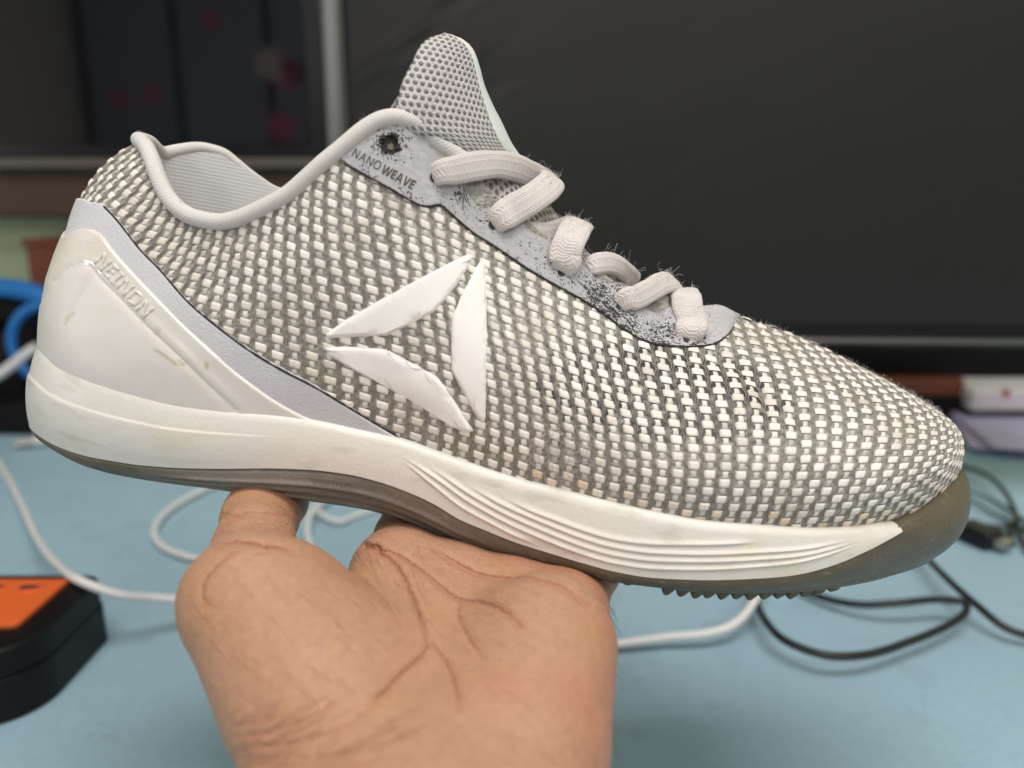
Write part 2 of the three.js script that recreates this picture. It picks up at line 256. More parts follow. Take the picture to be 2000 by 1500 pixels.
// ================================================================ materials of the shoe
const std = (o) => new THREE.MeshStandardMaterial(o), phys = (o) => new THREE.MeshPhysicalMaterial(o);
const lin = (r, g, b) => new THREE.Color().setRGB(r, g, b);
const grainTex = dataTex(256, 256, (u, v) => 0.35 * wrapFbm(u, v, 16, 3, 4) + 0.65 * wrapNoise(u, v, 96, 9));
const softTex = dataTex(256, 256, (u, v) => wrapFbm(u, v, 6, 21, 5));
const suedeTex = dataTex(256, 256, (u, v) => 0.5 * wrapNoise(u, v, 128, 5) + 0.3 * wrapNoise(u, v, 64, 6) + 0.2 * wrapFbm(u, v, 8, 7, 3));
const matMid = phys({ vertexColors: true, roughness: 0.40, clearcoat: 0.08, clearcoatRoughness: 0.35, bumpMap: texRepeat(grainTex, 1, 1), bumpScale: 0.00006 });
const matCounter = phys({ vertexColors: true, roughness: 0.42, clearcoat: 0.12, clearcoatRoughness: 0.3, bumpMap: texRepeat(softTex, 1, 1), bumpScale: 0.0002 });
const matSuede = std({ color: lin(0.60, 0.60, 0.635), roughness: 0.95, bumpMap: texRepeat(suedeTex, 1, 1), bumpScale: 0.00022 });
const matEdge = std({ color: lin(0.035, 0.032, 0.034), roughness: 0.9 });
const matOut = phys({ vertexColors: true, roughness: 0.42, bumpMap: texRepeat(grainTex, 1, 1), bumpScale: 0.00015 });
const cordTex = dataTex(128, 128, (u, v) => 0.5 + 0.5 * Math.sin((u * 12 + v * 12) * Math.PI * 2) * 0.7 + 0.3 * (wrapNoise(u, v, 64, 31) - 0.5));
const matPipe = std({ color: lin(0.67, 0.65, 0.63), roughness: 1, bumpMap: texRepeat(cordTex, 1, 1), bumpScale: 0.00010 });
const ribTex = dataTex(128, 128, (u, v) => 0.5 + 0.5 * Math.sin(v * 16 * Math.PI * 2) + 0.25 * Math.sin((u * 32 + v * 8) * Math.PI * 2) + 0.3 * (wrapNoise(u, v, 64, 33) - 0.5));
const matLining = std({ color: lin(0.62, 0.62, 0.615), roughness: 1, bumpMap: texRepeat(ribTex, 1, 1), bumpScale: 0.00007, side: THREE.DoubleSide });

// ================================================================ midsole, outsole
const offMidTop = () => 0.0004;
const heelness = (q) => 1 - sstep(0.16, 0.36, q);
const railTop = (q) => rail(cFeather, offMidTop, q).add(V3(0, 0.0012, 0));
const offBot = (q) => 0.0012 * heelness(q) + 0.0022 * (1 - heelness(q)) + 0.0012 * sstep(0.45, 0.7, q) - 0.0022 * sstep(0.78, 0.93, q);
const railLine = (q) => rail(cSoleLine, offBot, q);
const offOut = (q) => offBot(q) + 0.0007;
const railOutTop = (q) => rail(cSoleLine, offOut, q);
const offGround = (q) => offBot(q) - 0.0018 - 0.004 * sstep(0.3, 0.42, q) * (1 - sstep(0.48, 0.6, q)) - 0.0035 * sstep(0.86, 1, q) - 0.002 * heelness(q);
const railGround = (q) => rail(cBottom, offGround, q);
// ridge lines on the fore part of the midsole: share of the height against photo x
const ridges = [
  [[800, 0.42], [900, 0.72], [1000, 0.85], [1080, 0.93]], [[800, 0.33], [900, 0.55], [1000, 0.71], [1200, 0.86], [1380, 0.80], [1545, 0.70], [1660, 0.55]], [[850, 0.33], [900, 0.42], [1000, 0.58], [1200, 0.74], [1380, 0.66], [1545, 0.56], [1660, 0.44]],
  [[930, 0.36], [1000, 0.46], [1200, 0.62], [1380, 0.53], [1545, 0.42], [1640, 0.34]], [[1000, 0.35], [1080, 0.44], [1200, 0.50], [1380, 0.36], [1480, 0.28]]].map((r) => ({ f: table1(r), a: r[0][0], b: r[r.length - 1][0] }));
function midOffset(q, f, px) {
  const h = heelness(q);
  let o = (0.0026 - 0.0014 * h) * Math.sqrt(Math.max(0, 1 - (1 - Math.min(1, f / 0.16)) ** 2)) * (0.75 + 0.25 * h) * (1 - sstep(0.82, 0.9, q) * 0.8);          // rounded lip at the top
  o += (0.0006 + 0.0011 * h) * Math.sin(Math.PI * clamp(f, 0, 1)) * (1 - sstep(0.8, 0.9, q));
  const step = sstep(0.365, 0.40, f) * 0.00038; o += step * (1 - sstep(0.22, 0.31, q)) * (1 - 0.4 * sstep(0.8, 1, f));
  for (const r of ridges) { const w = sstep(r.a - 10, r.a + 60, px) * (1 - sstep(r.b - 60, r.b + 10, px)); if (w > 0) { const d = (f - r.f(px)) / 0.035; o += w * 0.00055 * (d < 0 ? Math.exp(-d * d * 0.5) : Math.exp(-d * d * 3)); } }
  return o;
}
const MR = 90, NM = 420;
const midQ = Array.from({ length: NM + 1 }, (_, i) => i / NM);
function midSide(medial) {
  return midQ.map((q) => {
    const A = railTop(q), B = railLine(q), n = outN2(q), px = proj(A)[0], row = [];
    const thin = 1 - sstep(0.0001, 0.0012, A.y - B.y); if (thin > 0) { A.y = Math.max(A.y, B.y + 0.0008 * (1 - thin)); A.addScaledVector(n, -0.004 * thin); B.addScaledVector(n, -0.004 * thin); B.y = Math.min(B.y, A.y) - 0.002 * thin; }
    for (let j = 0; j <= MR; j++) { const f = j / MR, p = A.clone().lerp(B, f).addScaledVector(n, midOffset(q, f, medial ? 0 : px)); row.push(medial ? mirror(p) : p); }
    const e = B.clone().addScaledVector(n, -0.006); row.push(medial ? mirror(e) : e);
    return row;
  });
}
const midL = midSide(false), midMed = midSide(true);
function stain(p, amount) { const a = fbm(p.x * 40, p.y * 60, p.z * 40, 4), b = fbm(p.x * 160 + 9, p.y * 160, p.z * 160, 3); return amount * sstep(0.54, 0.72, 0.65 * a + 0.35 * b); }
const midColor = (rows) => (i, j) => { const p = rows[i][j], s = stain(p, 0.55), d = sstep(0.60, 0.74, fbm(p.x * 90 + 3, p.y * 300, p.z * 90, 4)) * 0.18; return [0.735 * (1 - 0.09 * s - d * 0.7), 0.705 * (1 - 0.11 * s - d * 0.7), 0.660 * (1 - 0.26 * s - d * 0.8)]; };
const uvM = (rows) => { const L = [0]; for (let i = 1; i < rows.length; i++) L.push(L[i - 1] + rows[i][0].distanceTo(rows[i - 1][0])); return (i, j) => [L[i] * 16, rows[i][j].y * 16]; };
const midsole = mesh('midsole', mergeGeometries([gridGeo(midL, { uv: uvM(midL), color: midColor(midL) }), gridGeo(midMed, { uv: uvM(midMed), color: midColor(midMed) })]), matMid, shoe, 'cream white moulded foam midsole with ridges');
// outsole: side wall, rolled bottom edge, underside
const OR = 26;
function outSide(medial) {
  return midQ.map((q) => {
    const A = railOutTop(q), B = railGround(q), n = outN2(q), px = proj(B)[0], row = [];
    const inset = (k) => A.clone().addScaledVector(n, -k);
    row.push(inset(0.004).add(V3(0, 0.0002, 0)));
    for (let j = 0; j <= OR; j++) {
      const f = j / OR, p = A.clone().lerp(B, f);
      let o = 0.0011 * Math.sin(Math.PI * Math.min(1, f * 1.3)) + 0.0008 * sstep(0, 0.12, f) - 0.0022 * sstep(0.85, 1, f);
      o += 0.0055 * Math.sin(Math.PI * Math.min(1, f ** 0.9)) * sstep(0.80, 0.92, q);
      const arch = sstep(0.17, 0.24, q) * (1 - sstep(0.42, 0.5, q));
      o += arch * (-0.0012 * Math.exp(-(((f - 0.50 - 0.22 * (q - 0.3)) / 0.05) ** 2)) + 0.0008 * Math.exp(-(((f - 0.40) / 0.06) ** 2)) - 0.0010 * Math.exp(-(((f - 0.74 - 0.25 * (q - 0.3)) / 0.05) ** 2)) - 0.0014 * sstep(0.5, 0.9, f));
      p.addScaledVector(n, o); row.push(p);
    }
    const base = row[row.length - 1];
    for (const k of [0.25, 0.5, 0.75, 1]) { const c = V3(base.x, base.y, 0.5 * (0 - 0.010 * sstep(0.2, 0.29, base.x))); row.push(base.clone().lerp(c, k).add(V3(0, -0.0006 * Math.sin(k * Math.PI), 0))); }
    return medial ? row.map(mirror) : row;
  });
}
const outL = outSide(false), outM = outSide(true);
const outColor = (rows) => (i, j) => { const p = rows[i][j], n = fbm(p.x * 120, p.y * 260, p.z * 120, 4), q = midQ[i], a = sstep(0.16, 0.26, q) * (1 - sstep(0.46, 0.56, q)), d = 0.8 + 0.4 * n, sc = sstep(0.70, 0.8, fbm(p.x * 700, p.y * 1500, p.z * 500, 2)) * 0.06; return [(lerp(0.112, 0.200, a)) * d + sc, (lerp(0.094, 0.180, a)) * d + sc, (lerp(0.058, 0.158, a)) * d + sc * 0.9]; };
const outsole = mesh('outsole', mergeGeometries([gridGeo(outL, { uv: uvM(outL), color: outColor(outL) }), gridGeo(outM, { uv: uvM(outM), color: outColor(outM) })]), matOut, shoe, 'olive brown rubber outsole wrapping up over the toe');
const onOutsole = lookup(outL.map((r) => r.slice(1, OR + 2)));
const onMid = lookup(midL);
// dirty worn seam where rubber meets foam
{ const pts = midQ.map((q, i) => outL[i][1].clone().addScaledVector(outN2(q), 0.0004)).filter((_, i) => midQ[i] < 0.79); const g = ribbon(pts.filter((_, i) => i % 2 === 0), (t) => [0.00045 + 0.0003 * noise(t * 300, 1), 0.0003], V3(0, 1, 0), 6); mesh('sole_seam', g, std({ color: lin(0.075, 0.062, 0.045), roughness: 0.8 }), outsole); }
// tread lugs along the edge
{
  const lug = (q, w, h, deep) => {
    const b = railGround(q), n = outN2(q), t = OUT.getTangentAt(q), rows = [];
    for (let k = 0; k <= 8; k++) { const f = k / 8, along = (f - 0.5) * w, dn = h * Math.sin(Math.PI * f ** 0.8) ** 0.55; const o = b.clone().addScaledVector(t, along).addScaledVector(n, -0.0012); rows.push([o.clone().add(V3(0, 0.0015, 0)), o.clone().add(V3(0, -dn * 0.7 + 0.0004, 0)).addScaledVector(n, -0.0003), o.clone().add(V3(0, -dn + 0.0004, 0)).addScaledVector(n, -0.001), o.clone().add(V3(0, -dn + 0.0004, 0)).addScaledVector(n, -deep), o.clone().add(V3(0, 0.0015, 0)).addScaledVector(n, -deep)]); }
    const caps = [rows[0], rows[8]].map((r, i) => { const g = new THREE.BufferGeometry().setFromPoints(r); g.setIndex(i ? [0, 1, 2, 0, 2, 3, 0, 3, 4] : [0, 2, 1, 0, 3, 2, 0, 4, 3]); g.setAttribute('uv', new THREE.BufferAttribute(new Float32Array(10), 2)); g.computeVertexNormals(); return g; });
    return mergeGeometries([gridGeo(rows), ...caps]);
  };
  const matLug = phys({ color: lin(0.105, 0.088, 0.056), roughness: 0.5 });
  const gpx = midQ.map((q) => proj(railGround(q))[0]), qG = (px) => { let i = 20; while (i < NM - 30 && gpx[i + 1] < px) i++; return midQ[i]; };
  for (let px = 1092, k = 0; px < 1668; px += 27.5, k++) { if (px > 1232 && px < 1290) continue; mesh('tread_lug', lug(qG(px), 0.0037 + 0.0003 * hash3(k, 1, 1), px < 1240 ? 0.0018 : 0.0031 + 0.0004 * hash3(k, 2, 2) - 0.001 * sstep(1560, 1660, px), 0.03), matLug, outsole); }
  for (const px of [112, 150, 190, 232, 262]) mesh('tread_lug', lug(qG(px), 0.0056, 0.0009, 0.03), matLug, outsole);
}

// ================================================================ upper: backing cloth
const pxSec = secL.map((r) => r.map((p) => proj(p)));
const wornAt = (px, py) => { const e = ((px - 1290) / 300) ** 2 + ((py - 770 - (px - 1290) * 0.12) / 115) ** 2; return clamp(1.25 - e, 0, 1); };
const matBack = phys({ vertexColors: true, roughness: 0.42, bumpMap: texRepeat(grainTex, 1, 1), bumpScale: 0.0005, clearcoat: 0.25, clearcoatRoughness: 0.3 });
const backColor = (medial) => (i, j) => {
  const p = (medial ? secM : secL)[i][j], n = noise(p.x * 2600, p.y * 2600, p.z * 2600), m = fbm(p.x * 500, p.y * 500, p.z * 500, 2);
  let g = 0.22 + 0.36 * n * n + 0.10 * (m - 0.5); const w = medial ? 0 : wornAt(pxSec[i][j][0], pxSec[i][j][1]); if (w > 0 && noise(p.x * 1300, p.y * 1500, 7) < 0.25 + 0.55 * w) g *= 1 - 0.86 * Math.min(1, w * 1.5);
  return [g * 1.0, g * 0.95, g * 0.87];
};
const uvU = (rows) => (i, j) => [Ust[i] * 20, (V0st[i] + secAll[i].s[Math.min(j, MS)]) * 20];
const upper = mesh('woven_upper', mergeGeometries([gridGeo(secL, { uv: uvU(secL), color: backColor(false) }), gridGeo(secM.map((r) => r.slice()), { uv: uvU(secM), color: backColor(true) })]), matBack, shoe, 'grey and white basket woven upper');
const matInner = std({ color: lin(0.42, 0.41, 0.40), roughness: 1, side: THREE.DoubleSide });

// ================================================================ strands of the weave
const PU = 0.00455, PV = 0.00225;
const eyestayLow = [[655, 300], [664, 311], [720, 347], [756, 368], [786, 386], [822, 405], [838, 407], [855, 401], [888, 428], [930, 461], [960, 480], [1020, 521], [1080, 557], [1140, 590], [1185, 620], [1215, 645], [1245, 663], [1290, 677], [1344, 681], [1386, 678], [1416, 662], [1434, 635], [1441, 617]];
const suedeUp = [[60, 520], [120, 470], [140, 436], [154, 414], [175, 397], [200, 396], [217, 412], [245, 445], [280, 490], [315, 525], [367, 585], [420, 630], [490, 681], [560, 722], [600, 742], [680, 791], [740, 829], [800, 866], [812, 873]];
const counterUp = [[60, 480], [120, 470], [140, 461], [154, 452], [182, 448], [206, 459], [227, 487], [262, 527], [315, 583], [367, 636], [420, 684], [465, 724], [500, 750], [540, 778], [600, 810], [680, 838], [700, 845]];
const logo = [
  [[637, 652], [640, 661], [700, 657], [757, 655], [800, 634], [845, 611], [868, 587], [893, 555], [912, 525], [924, 502], [914, 496], [880, 513], [813, 548], [740, 587], [680, 622]],
  [[937, 510], [947, 516], [949, 560], [950, 625], [950, 700], [949, 775], [949, 812], [945, 826], [938, 820], [925, 804], [910, 775], [895, 748], [882, 723], [882, 675], [882, 625], [900, 580], [922, 537]],
  [[635, 677], [682, 677], [755, 682], [812, 712], [855, 737], [869, 754], [895, 793], [916, 827], [925, 840], [913, 845], [880, 832], [835, 802], [790, 775], [745, 750], [700, 727], [668, 709], [641, 692]]];
const eyePoly = [...eyestayLow, [1400, 560], [1000, 300], [700, 200]];
const heelPoly = [...suedeUp, [812, 900], [60, 900]];
const hiddenUnder = (px, py) => inPoly(eyePoly, px, py + 7) || inPoly(heelPoly, px, py - 7) ;
const weftMat = std({ vertexColors: true, roughness: 0.62, bumpMap: texRepeat(grainTex, 1, 1), bumpScale: 0.00012 });
const tapeMat = std({ vertexColors: true, roughness: 0.5 });
const threadMat = std({ vertexColors: true, roughness: 0.8 });
// a flat strand through points: centre, side vector, normal, half width, colour
function strandGeo(runs, across, crown) {
  const pos = [], col = [], uvv = [], idx = []; let base = 0;
  for (const run of runs) {
    if (run.length < 2) continue;
    run.forEach((s, i) => { for (let k = 0; k < across; k++) { const f = k / (across - 1) * 2 - 1, p = s.p.clone().addScaledVector(s.side, f * s.w).addScaledVector(s.n, crown * (1 - f ** 6) - crown); pos.push(p.x, p.y, p.z); col.push(...s.c); uvv.push(s.u * 60, f * s.w * 60); } });
    for (let i = 0; i + 1 < run.length; i++) for (let k = 0; k + 1 < across; k++) { const a = base + i * across + k, b = a + across; idx.push(a, b, b + 1, a, b + 1, a + 1); }
    base += run.length * across;
  }
  if (!idx.length) return null;
  const g = new THREE.BufferGeometry(); g.setAttribute('position', new THREE.Float32BufferAttribute(pos, 3)); g.setAttribute('color', new THREE.Float32BufferAttribute(col, 3)); g.setAttribute('uv', new THREE.Float32BufferAttribute(uvv, 2)); g.setIndex(idx); g.computeVertexNormals(); return g;
}
const NCOL = Math.floor(Ust[NS] / PU), Vmin = -0.06, NROW = 76;
const vOfRow = (j) => Vmin + j * PV;
const collarClear = 0.0012;
function visibleAt(f, U) { // where cloth shows: above the feather line, below the collar and not under an overlay
  if (f.s < -0.0005 || f.s > f.len - collarClear) return false;
  if (f.q > qVamp && f.s > f.lat + 0.02) return false;
  return true;
}
const overWave = (x) => { const d = Math.abs(x - Math.round(x)); return 1 - sstep(0.30, 0.44, d); };  // 1 over a cell centre, 0 at its border
const ij = (i, j) => ((i + j) % 2 + 2) % 2;
const pull = (i, j) => (hash3(i, j, 77) - 0.5);
const STEP = 10, TAB = 0.395;
const showing = (f, U) => { if (!visibleAt(f, U)) return false; if (f.s <= f.lat) { const [px, py] = proj(f.p); if (hiddenUnder(px, py)) return false; } return true; };
const addStrands = (name, runs, across, crown, mat) => { for (const r of runs) { if (r.length < 4) continue; const g = strandGeo([r], across, crown); if (g) mesh(name, g, mat, upper); } };
for (let j = 0; j < NROW; j++) {          // white tapes: over every other column, under the next
  const runs = []; let run = [];
  for (let k = 0; k <= NCOL * STEP; k++) {
    const uc = k / STEP, i = Math.round(uc), U = uc * PU, over = ij(i, j) === 0, d = Math.abs(uc - i), skew = 0.30 * (1 - sstep(0.50, 0.68, k / (NCOL * STEP))), V = vOfRow(j) + 0.00008 * pull(i, j) - skew * (uc - i) * PU, f = fabric(U, V);
    if (!showing(f, U)) { runs.push(run); run = []; continue; }
    const n = fabricN(U, V), e = 0.0005, side = fabric(U, V + e).p.sub(fabric(U, V - e).p).normalize(), [px0, py0] = proj(f.p);
    const x = d / TAB, h = over ? (x < 1 ? 0.00046 * (0.55 + 0.45 * sstep(0.06, 0.2, f.q)) * (1 - x ** 6) + 0.00004 : -0.0005) : -0.0009;
    const tone = 0.82 + 0.08 * hash3(i, j, 5) - 0.12 * (hash3(i, j, 8) < 0.10 ? 1 : 0), warm = 0.03 * hash3(i, j, 6), low = f.s < 0.0055 && f.q > 0.5 && f.q < 0.95 && f.s <= f.lat ? 0.25 * hash3(i, j, 3) : 0, dirt = sstep(0.52, 0.74, fbm(U * 70 + 3, V * 90, 2, 4)) + 0.8 * Math.exp(-(((px0 - 1095) / 50) ** 2) - (((py0 - 890) / 45) ** 2)) * noise(U * 900, V * 900, 3), fr = (0.95 + 0.10 * noise(U * 4000, V * 9000)) * (1 - 0.16 * dirt);
    run.push({ p: f.p.clone().addScaledVector(n, h), n, side, w: PV * (0.50 + 0.03 * pull(i, j + 40)) * (1 - 0.16 * Math.min(1, x) ** 4), u: U, c: [tone * fr * (1 - low * 0.25), tone * (0.962 - warm * 0.5 - 0.02 * dirt) * fr * (1 - low * 0.75), tone * (0.915 - warm - 0.07 * dirt) * fr * (1 - low * 1.5)] });
  }
  runs.push(run); addStrands('weft_strand', runs, 7, 0.00026, weftMat);
}
for (let i = 1; i < NCOL; i++) {          // narrow pale tapes that rise between two tabs
  const runs = []; let run = []; const VS = 8;
  for (let k = 0; k <= NROW * VS; k++) {
    const vc = k / VS, j = Math.round(vc), d = Math.abs(vc - j), over = ij(i, j) === 1, U = (i + 0.05 * pull(i, Math.floor(j / 2))) * PU, V = Vmin + vc * PV, f = fabric(U, V);
    if (!showing(f, U)) { runs.push(run); run = []; continue; }
    const n = fabricN(U, V), e = 0.0005, side = fabric(U + e, V).p.sub(fabric(U - e, V).p).normalize(), [px, py] = proj(f.p), worn = wornAt(px, py);
    const tone = (hash3(i, j, 15) < 0.55 + 0.4 * worn ? 0.66 : 0.48) + 0.12 * hash3(i, j, 16), h = over ? 0.00034 * (1 - (d / 0.5) ** 2) + 0.00002 : -0.0006;
    run.push({ p: f.p.clone().addScaledVector(n, h), n, side, w: PU * (0.15 + 0.06 * (d / 0.5) ** 2), u: V, c: [tone, tone * 0.965, tone * 0.89] });
  }
  runs.push(run); addStrands('warp_tape', runs, 4, 0.0002, tapeMat);
}
for (let i = 0; i < NCOL; i++) for (const lane of [-1, 1]) {      // pairs of thin taupe threads in the gaps between the columns
  const runs = []; let run = []; const VS = 6;
  for (let k = 0; k <= NROW * VS; k++) {
    const vc = k / VS, j = Math.round(vc), wob = Math.sin((vc + i) * Math.PI), U = (i + 0.5 + lane * 0.07 + 0.075 * wob + 0.02 * pull(i * 3 + lane, j)) * PU, V = Vmin + vc * PV, f = fabric(U, V);
    if (!showing(f, U)) { runs.push(run); run = []; continue; }
    const n = fabricN(U, V), e = 0.0005, side = fabric(U + e, V).p.sub(fabric(U - e, V).p).normalize(), t = 0.26 + 0.11 * hash3(i, j, lane + 60);
    run.push({ p: f.p.clone().addScaledVector(n, 0.00036 + 0.00008 * Math.cos((vc + i) * Math.PI * 2)), n, side, w: 0.00016, u: V, c: [t * 1.04, t * 0.97, t * 0.87] });
  }
  runs.push(run); addStrands('warp_thread', runs, 4, 0.00028, threadMat);
}
// ================================================================ bands laid on the upper (counter, suede strip, eyestay)
// for each station the share of the section at which it first passes above a traced curve
const crossS = (i, curve, from = 0) => { const P = pxSec[i], S = secAll[i].s; for (let j = 1; j <= MS; j++) { const c0 = P[j - 1][1] - curve(P[j - 1][0]), c1 = P[j][1] - curve(P[j][0]); if (c1 < 0) { if (c0 <= 0) return S[j - 1]; return S[j - 1] + (S[j] - S[j - 1]) * c0 / (c0 - c1); } } return S[MS]; };
const smoothArr = (a, n) => { for (let k = 0; k < n; k++) { const b = a.slice(); for (let i = 1; i + 1 < a.length; i++) a[i] = (b[i - 1] + 2 * b[i] + b[i + 1]) / 4; } return a; };
const ptS = (i, s, lift) => { const S = secAll[i], U = Ust[i], V = V0st[i] + s, p = atArc(S, s); return p.addScaledVector(stN(i, s), lift); };
const stN = (i, s) => { const i0 = Math.max(0, i - 1), i1 = Math.min(NS, i + 1), a = atArc(secAll[i0], s), b = atArc(secAll[i1], s), c = atArc(secAll[i], Math.max(0, s - 0.0008)), d = atArc(secAll[i], s + 0.0008); let n = b.sub(a).cross(d.sub(c)).normalize(); if (n.dot(outN2(stq[i])) < -0.2) n.negate(); return n; };
function band(i0, i1, lo, hi, lift, cols, extra = null, bevel = 0.0009) {       // rows along stations, columns from lo to hi with a rolled upper edge
  const rows = [];
  for (let i = i0; i <= i1; i++) {
    const a = lo(i), b = Math.max(hi(i), a + 1e-5), row = [];
    for (let j = 0; j <= cols; j++) { const s = lerp(a, b, j / cols), eb = Math.min(1, (b - s) / bevel), e = Math.sqrt(Math.max(0, 1 - (1 - eb) ** 2)), L = lift * e - 0.0002 * (1 - e) + (extra ? extra(i, s) * e : 0); row.push(ptS(i, s, L)); }
    rows.push(row);
  }
  return rows;
}
const counterC = table1(counterUp), suedeC = table1(suedeUp);
const iEnd = (curve, extra) => { for (let i = 40; i <= NS; i++) if (crossS(i, curve) <= 0.0006) return i; return NS; };
const iCounter = iEnd(counterC), iSuede = iEnd(suedeC);
const sCounter = smoothArr(stq.map((q, i) => (i <= iCounter ? crossS(i, counterC) : 0)), 2), sSuede = smoothArr(stq.map((q, i) => (i <= iSuede ? crossS(i, suedeC) : 0)), 2);
for (let i = 0; i < 12; i++) { sCounter[i] = lerp(sCounter[12], sCounter[i], 0.2); sSuede[i] = lerp(sSuede[12], sSuede[i], 0.2); }
// the raised inner panel of the counter
const panelJ = [[60, 640], [90, 600], [119, 553], [140, 529], [165, 518], [185, 522], [203, 546], [245, 588], [297, 641], [350, 690], [400, 738], [440, 774], [466, 797], [480, 830], [60, 830]];
const panelLine = panelJ.slice(2, 13);
const counterExtra = (i, s) => { const [px, py] = proj(atArc(secAll[i], s)); const d = distPoly(panelLine, px, py); const inside = inPoly(panelJ, px, py); return (inside ? 0.00025 * sstep(0, 16, d) - 0.0001 : -0.0001 + 0.00025 * Math.exp(-(((d - 12) / 9) ** 2))) - 0.00024 * Math.exp(-((d / 2.6) ** 2)); };
const counterRows = band(0, iCounter, () => -0.0005, (i) => sCounter[i], 0.0017, 110, counterExtra, 0.0013);
const scuffs = [[[126, 632], [134, 620], [143, 612]], [[303, 683], [325, 697], [345, 712]], [[402, 720], [406, 710]], [[305, 655], [310, 640]], [[350, 704], [358, 712]]];
const cream = (rows, near = false) => (i, j) => { const p = rows[i][j]; let q = 0; if (near) { const [px, py] = proj(p); for (const l of scuffs) q = Math.max(q, Math.exp(-((distPoly(l, px, py) / 3.2) ** 2)) * (0.5 + 0.5 * noise(p.x * 900, p.y * 900, 2))); } if (q > 0.12) return [lerp(0.73, 0.50, q), lerp(0.705, 0.43, q), lerp(0.665, 0.24, q)]; const s = stain(p, 0.5), k = sstep(0.66, 0.74, fbm(p.x * 220 + 5, p.y * 90, p.z * 100, 3)) * 0.12; return [0.76 * (1 - 0.08 * s - k * 0.3), 0.722 * (1 - 0.10 * s - k * 0.4), 0.692 * (1 - 0.24 * s - k)]; };
const uvB = (rows) => (i, j) => { const p = rows[i][j]; return [(p.x + 0.6 * p.z) * 14, p.y * 14]; };
const counterM = counterRows.map((r) => r.map(mirror));
const onRim = counterRows.map((r) => r.map((p) => { const [px, py] = proj(p); return px < 480 && !inPoly(panelJ, px, py) && py > 470 && px > 150; }));
const matRim = phys({ vertexColors: true, roughness: 0.20, clearcoat: 0.7, clearcoatRoughness: 0.08 });
const counter = mesh('heel_counter', mergeGeometries([gridGeo(counterRows, { uv: uvB(counterRows), color: cream(counterRows, true), skip: (i, j) => onRim[i][j] }), gridGeo(counterM, { uv: uvB(counterM), color: cream(counterM) })]), matCounter, shoe, 'glossy cream heel counter with raised lettering');
mesh('counter_rim', gridGeo(counterRows, { uv: uvB(counterRows), color: cream(counterRows, true), skip: (i, j) => !onRim[i][j] }), matRim, counter, 'glossy raised band with moulded letters');
const onCounter = lookup(counterRows);
const suedeRows = band(0, iSuede, (i) => Math.max(0, sCounter[i] - 0.003), (i) => sSuede[i], 0.0010, 24);
const suedeM = suedeRows.map((r) => r.map(mirror));
const suede = mesh('suede_strip', mergeGeometries([gridGeo(suedeRows, { uv: (i, j) => { const p = suedeRows[i][j]; return [(p.x + 0.5 * p.z) * 40, p.y * 40]; } }), gridGeo(suedeM)]), matSuede, shoe, 'pale lavender grey suede strip round the heel');
const edgeRope = (rows, name, parent, r, from = 0, to = rows.length, wob = 0.5) => { const pts = []; for (let i = from; i < to; i++) pts.push(rows[i][rows[i].length - 1].clone()); const g = ribbon(pts, (t) => [r * (1 - wob / 2 + wob * noise(t * 160, 3)), r * 0.8], V3(0, 1, 0), 6); mesh(name, g, matEdge, parent); };
edgeRope(suedeRows.map((r) => r.slice(0, -1)), 'blackened_edge', suede, 0.00034, 18, suedeRows.length, 0.9);
// eyestay
const eyeC = table1(eyestayLow);
const iE0 = Math.round(qOfT(664) * NS), iE1 = Math.round(qOfT(1441) * NS);
const sEye = smoothArr(stq.map((q, i) => (i >= iE0 && i <= iE1 ? Math.min(crossS(i, eyeC), secAll[i].lat) : secAll[i].lat)), 1);
const EC = 70, eyeRows = [];
const eyeSub = 3;     // finer than the stations, so that punched holes get a round edge
const holes = [[762, 281, 19]];
const notch = table1([[880, 0], [905, 0.0008], [918, 0.0062], [940, 0.0072], [955, 0.0052], [985, 0.0018], [1002, 0.0005], [1040, 0.0022], [1062, 0.0016], [1100, 0.0004], [1150, 0.0024], [1175, 0.0030], [1200, 0.0012], [1230, 0.0002], [1262, 0.0044], [1280, 0.0050], [1300, 0.0022], [1330, 0], [1400, 0]]);
for (let i = iE0; i < iE1; i++) for (let k = 0; k < eyeSub; k++) {
  const t = k / eyeSub, row = [], pxT = lerp(pxSec[i][MS][0], pxSec[i + 1][MS][0], t), cut = notch(pxT), top = lerp(secAll[i].lat, secAll[i + 1].lat, t) - cut, a0 = lerp(sEye[i], sEye[i + 1], t), a = Math.min(a0, top - 1e-4);
  for (let j = 0; j <= EC; j++) { const s = lerp(a, top, j / EC), e = Math.sqrt(Math.max(0, 1 - (1 - Math.min(1, (s - a) / 0.0006)) ** 2)), L = -0.0003 + 0.00115 * e; row.push(ptS(i, Math.min(s, secAll[i].lat - 1e-6), L).lerp(ptS(i + 1, Math.min(s, secAll[i + 1].lat - 1e-6), L), t)); }
  eyeRows.push(row);
}
const eyePx = eyeRows.map((r) => r.map((p) => proj(p)));
const inHole = (px, py) => holes.some(([x, y, r]) => { const a = Math.atan2(py - y, px - x); return Math.hypot(px - x, py - y) < r * (0.86 + 0.30 * noise(a * 2.2 + 9, 4)); });
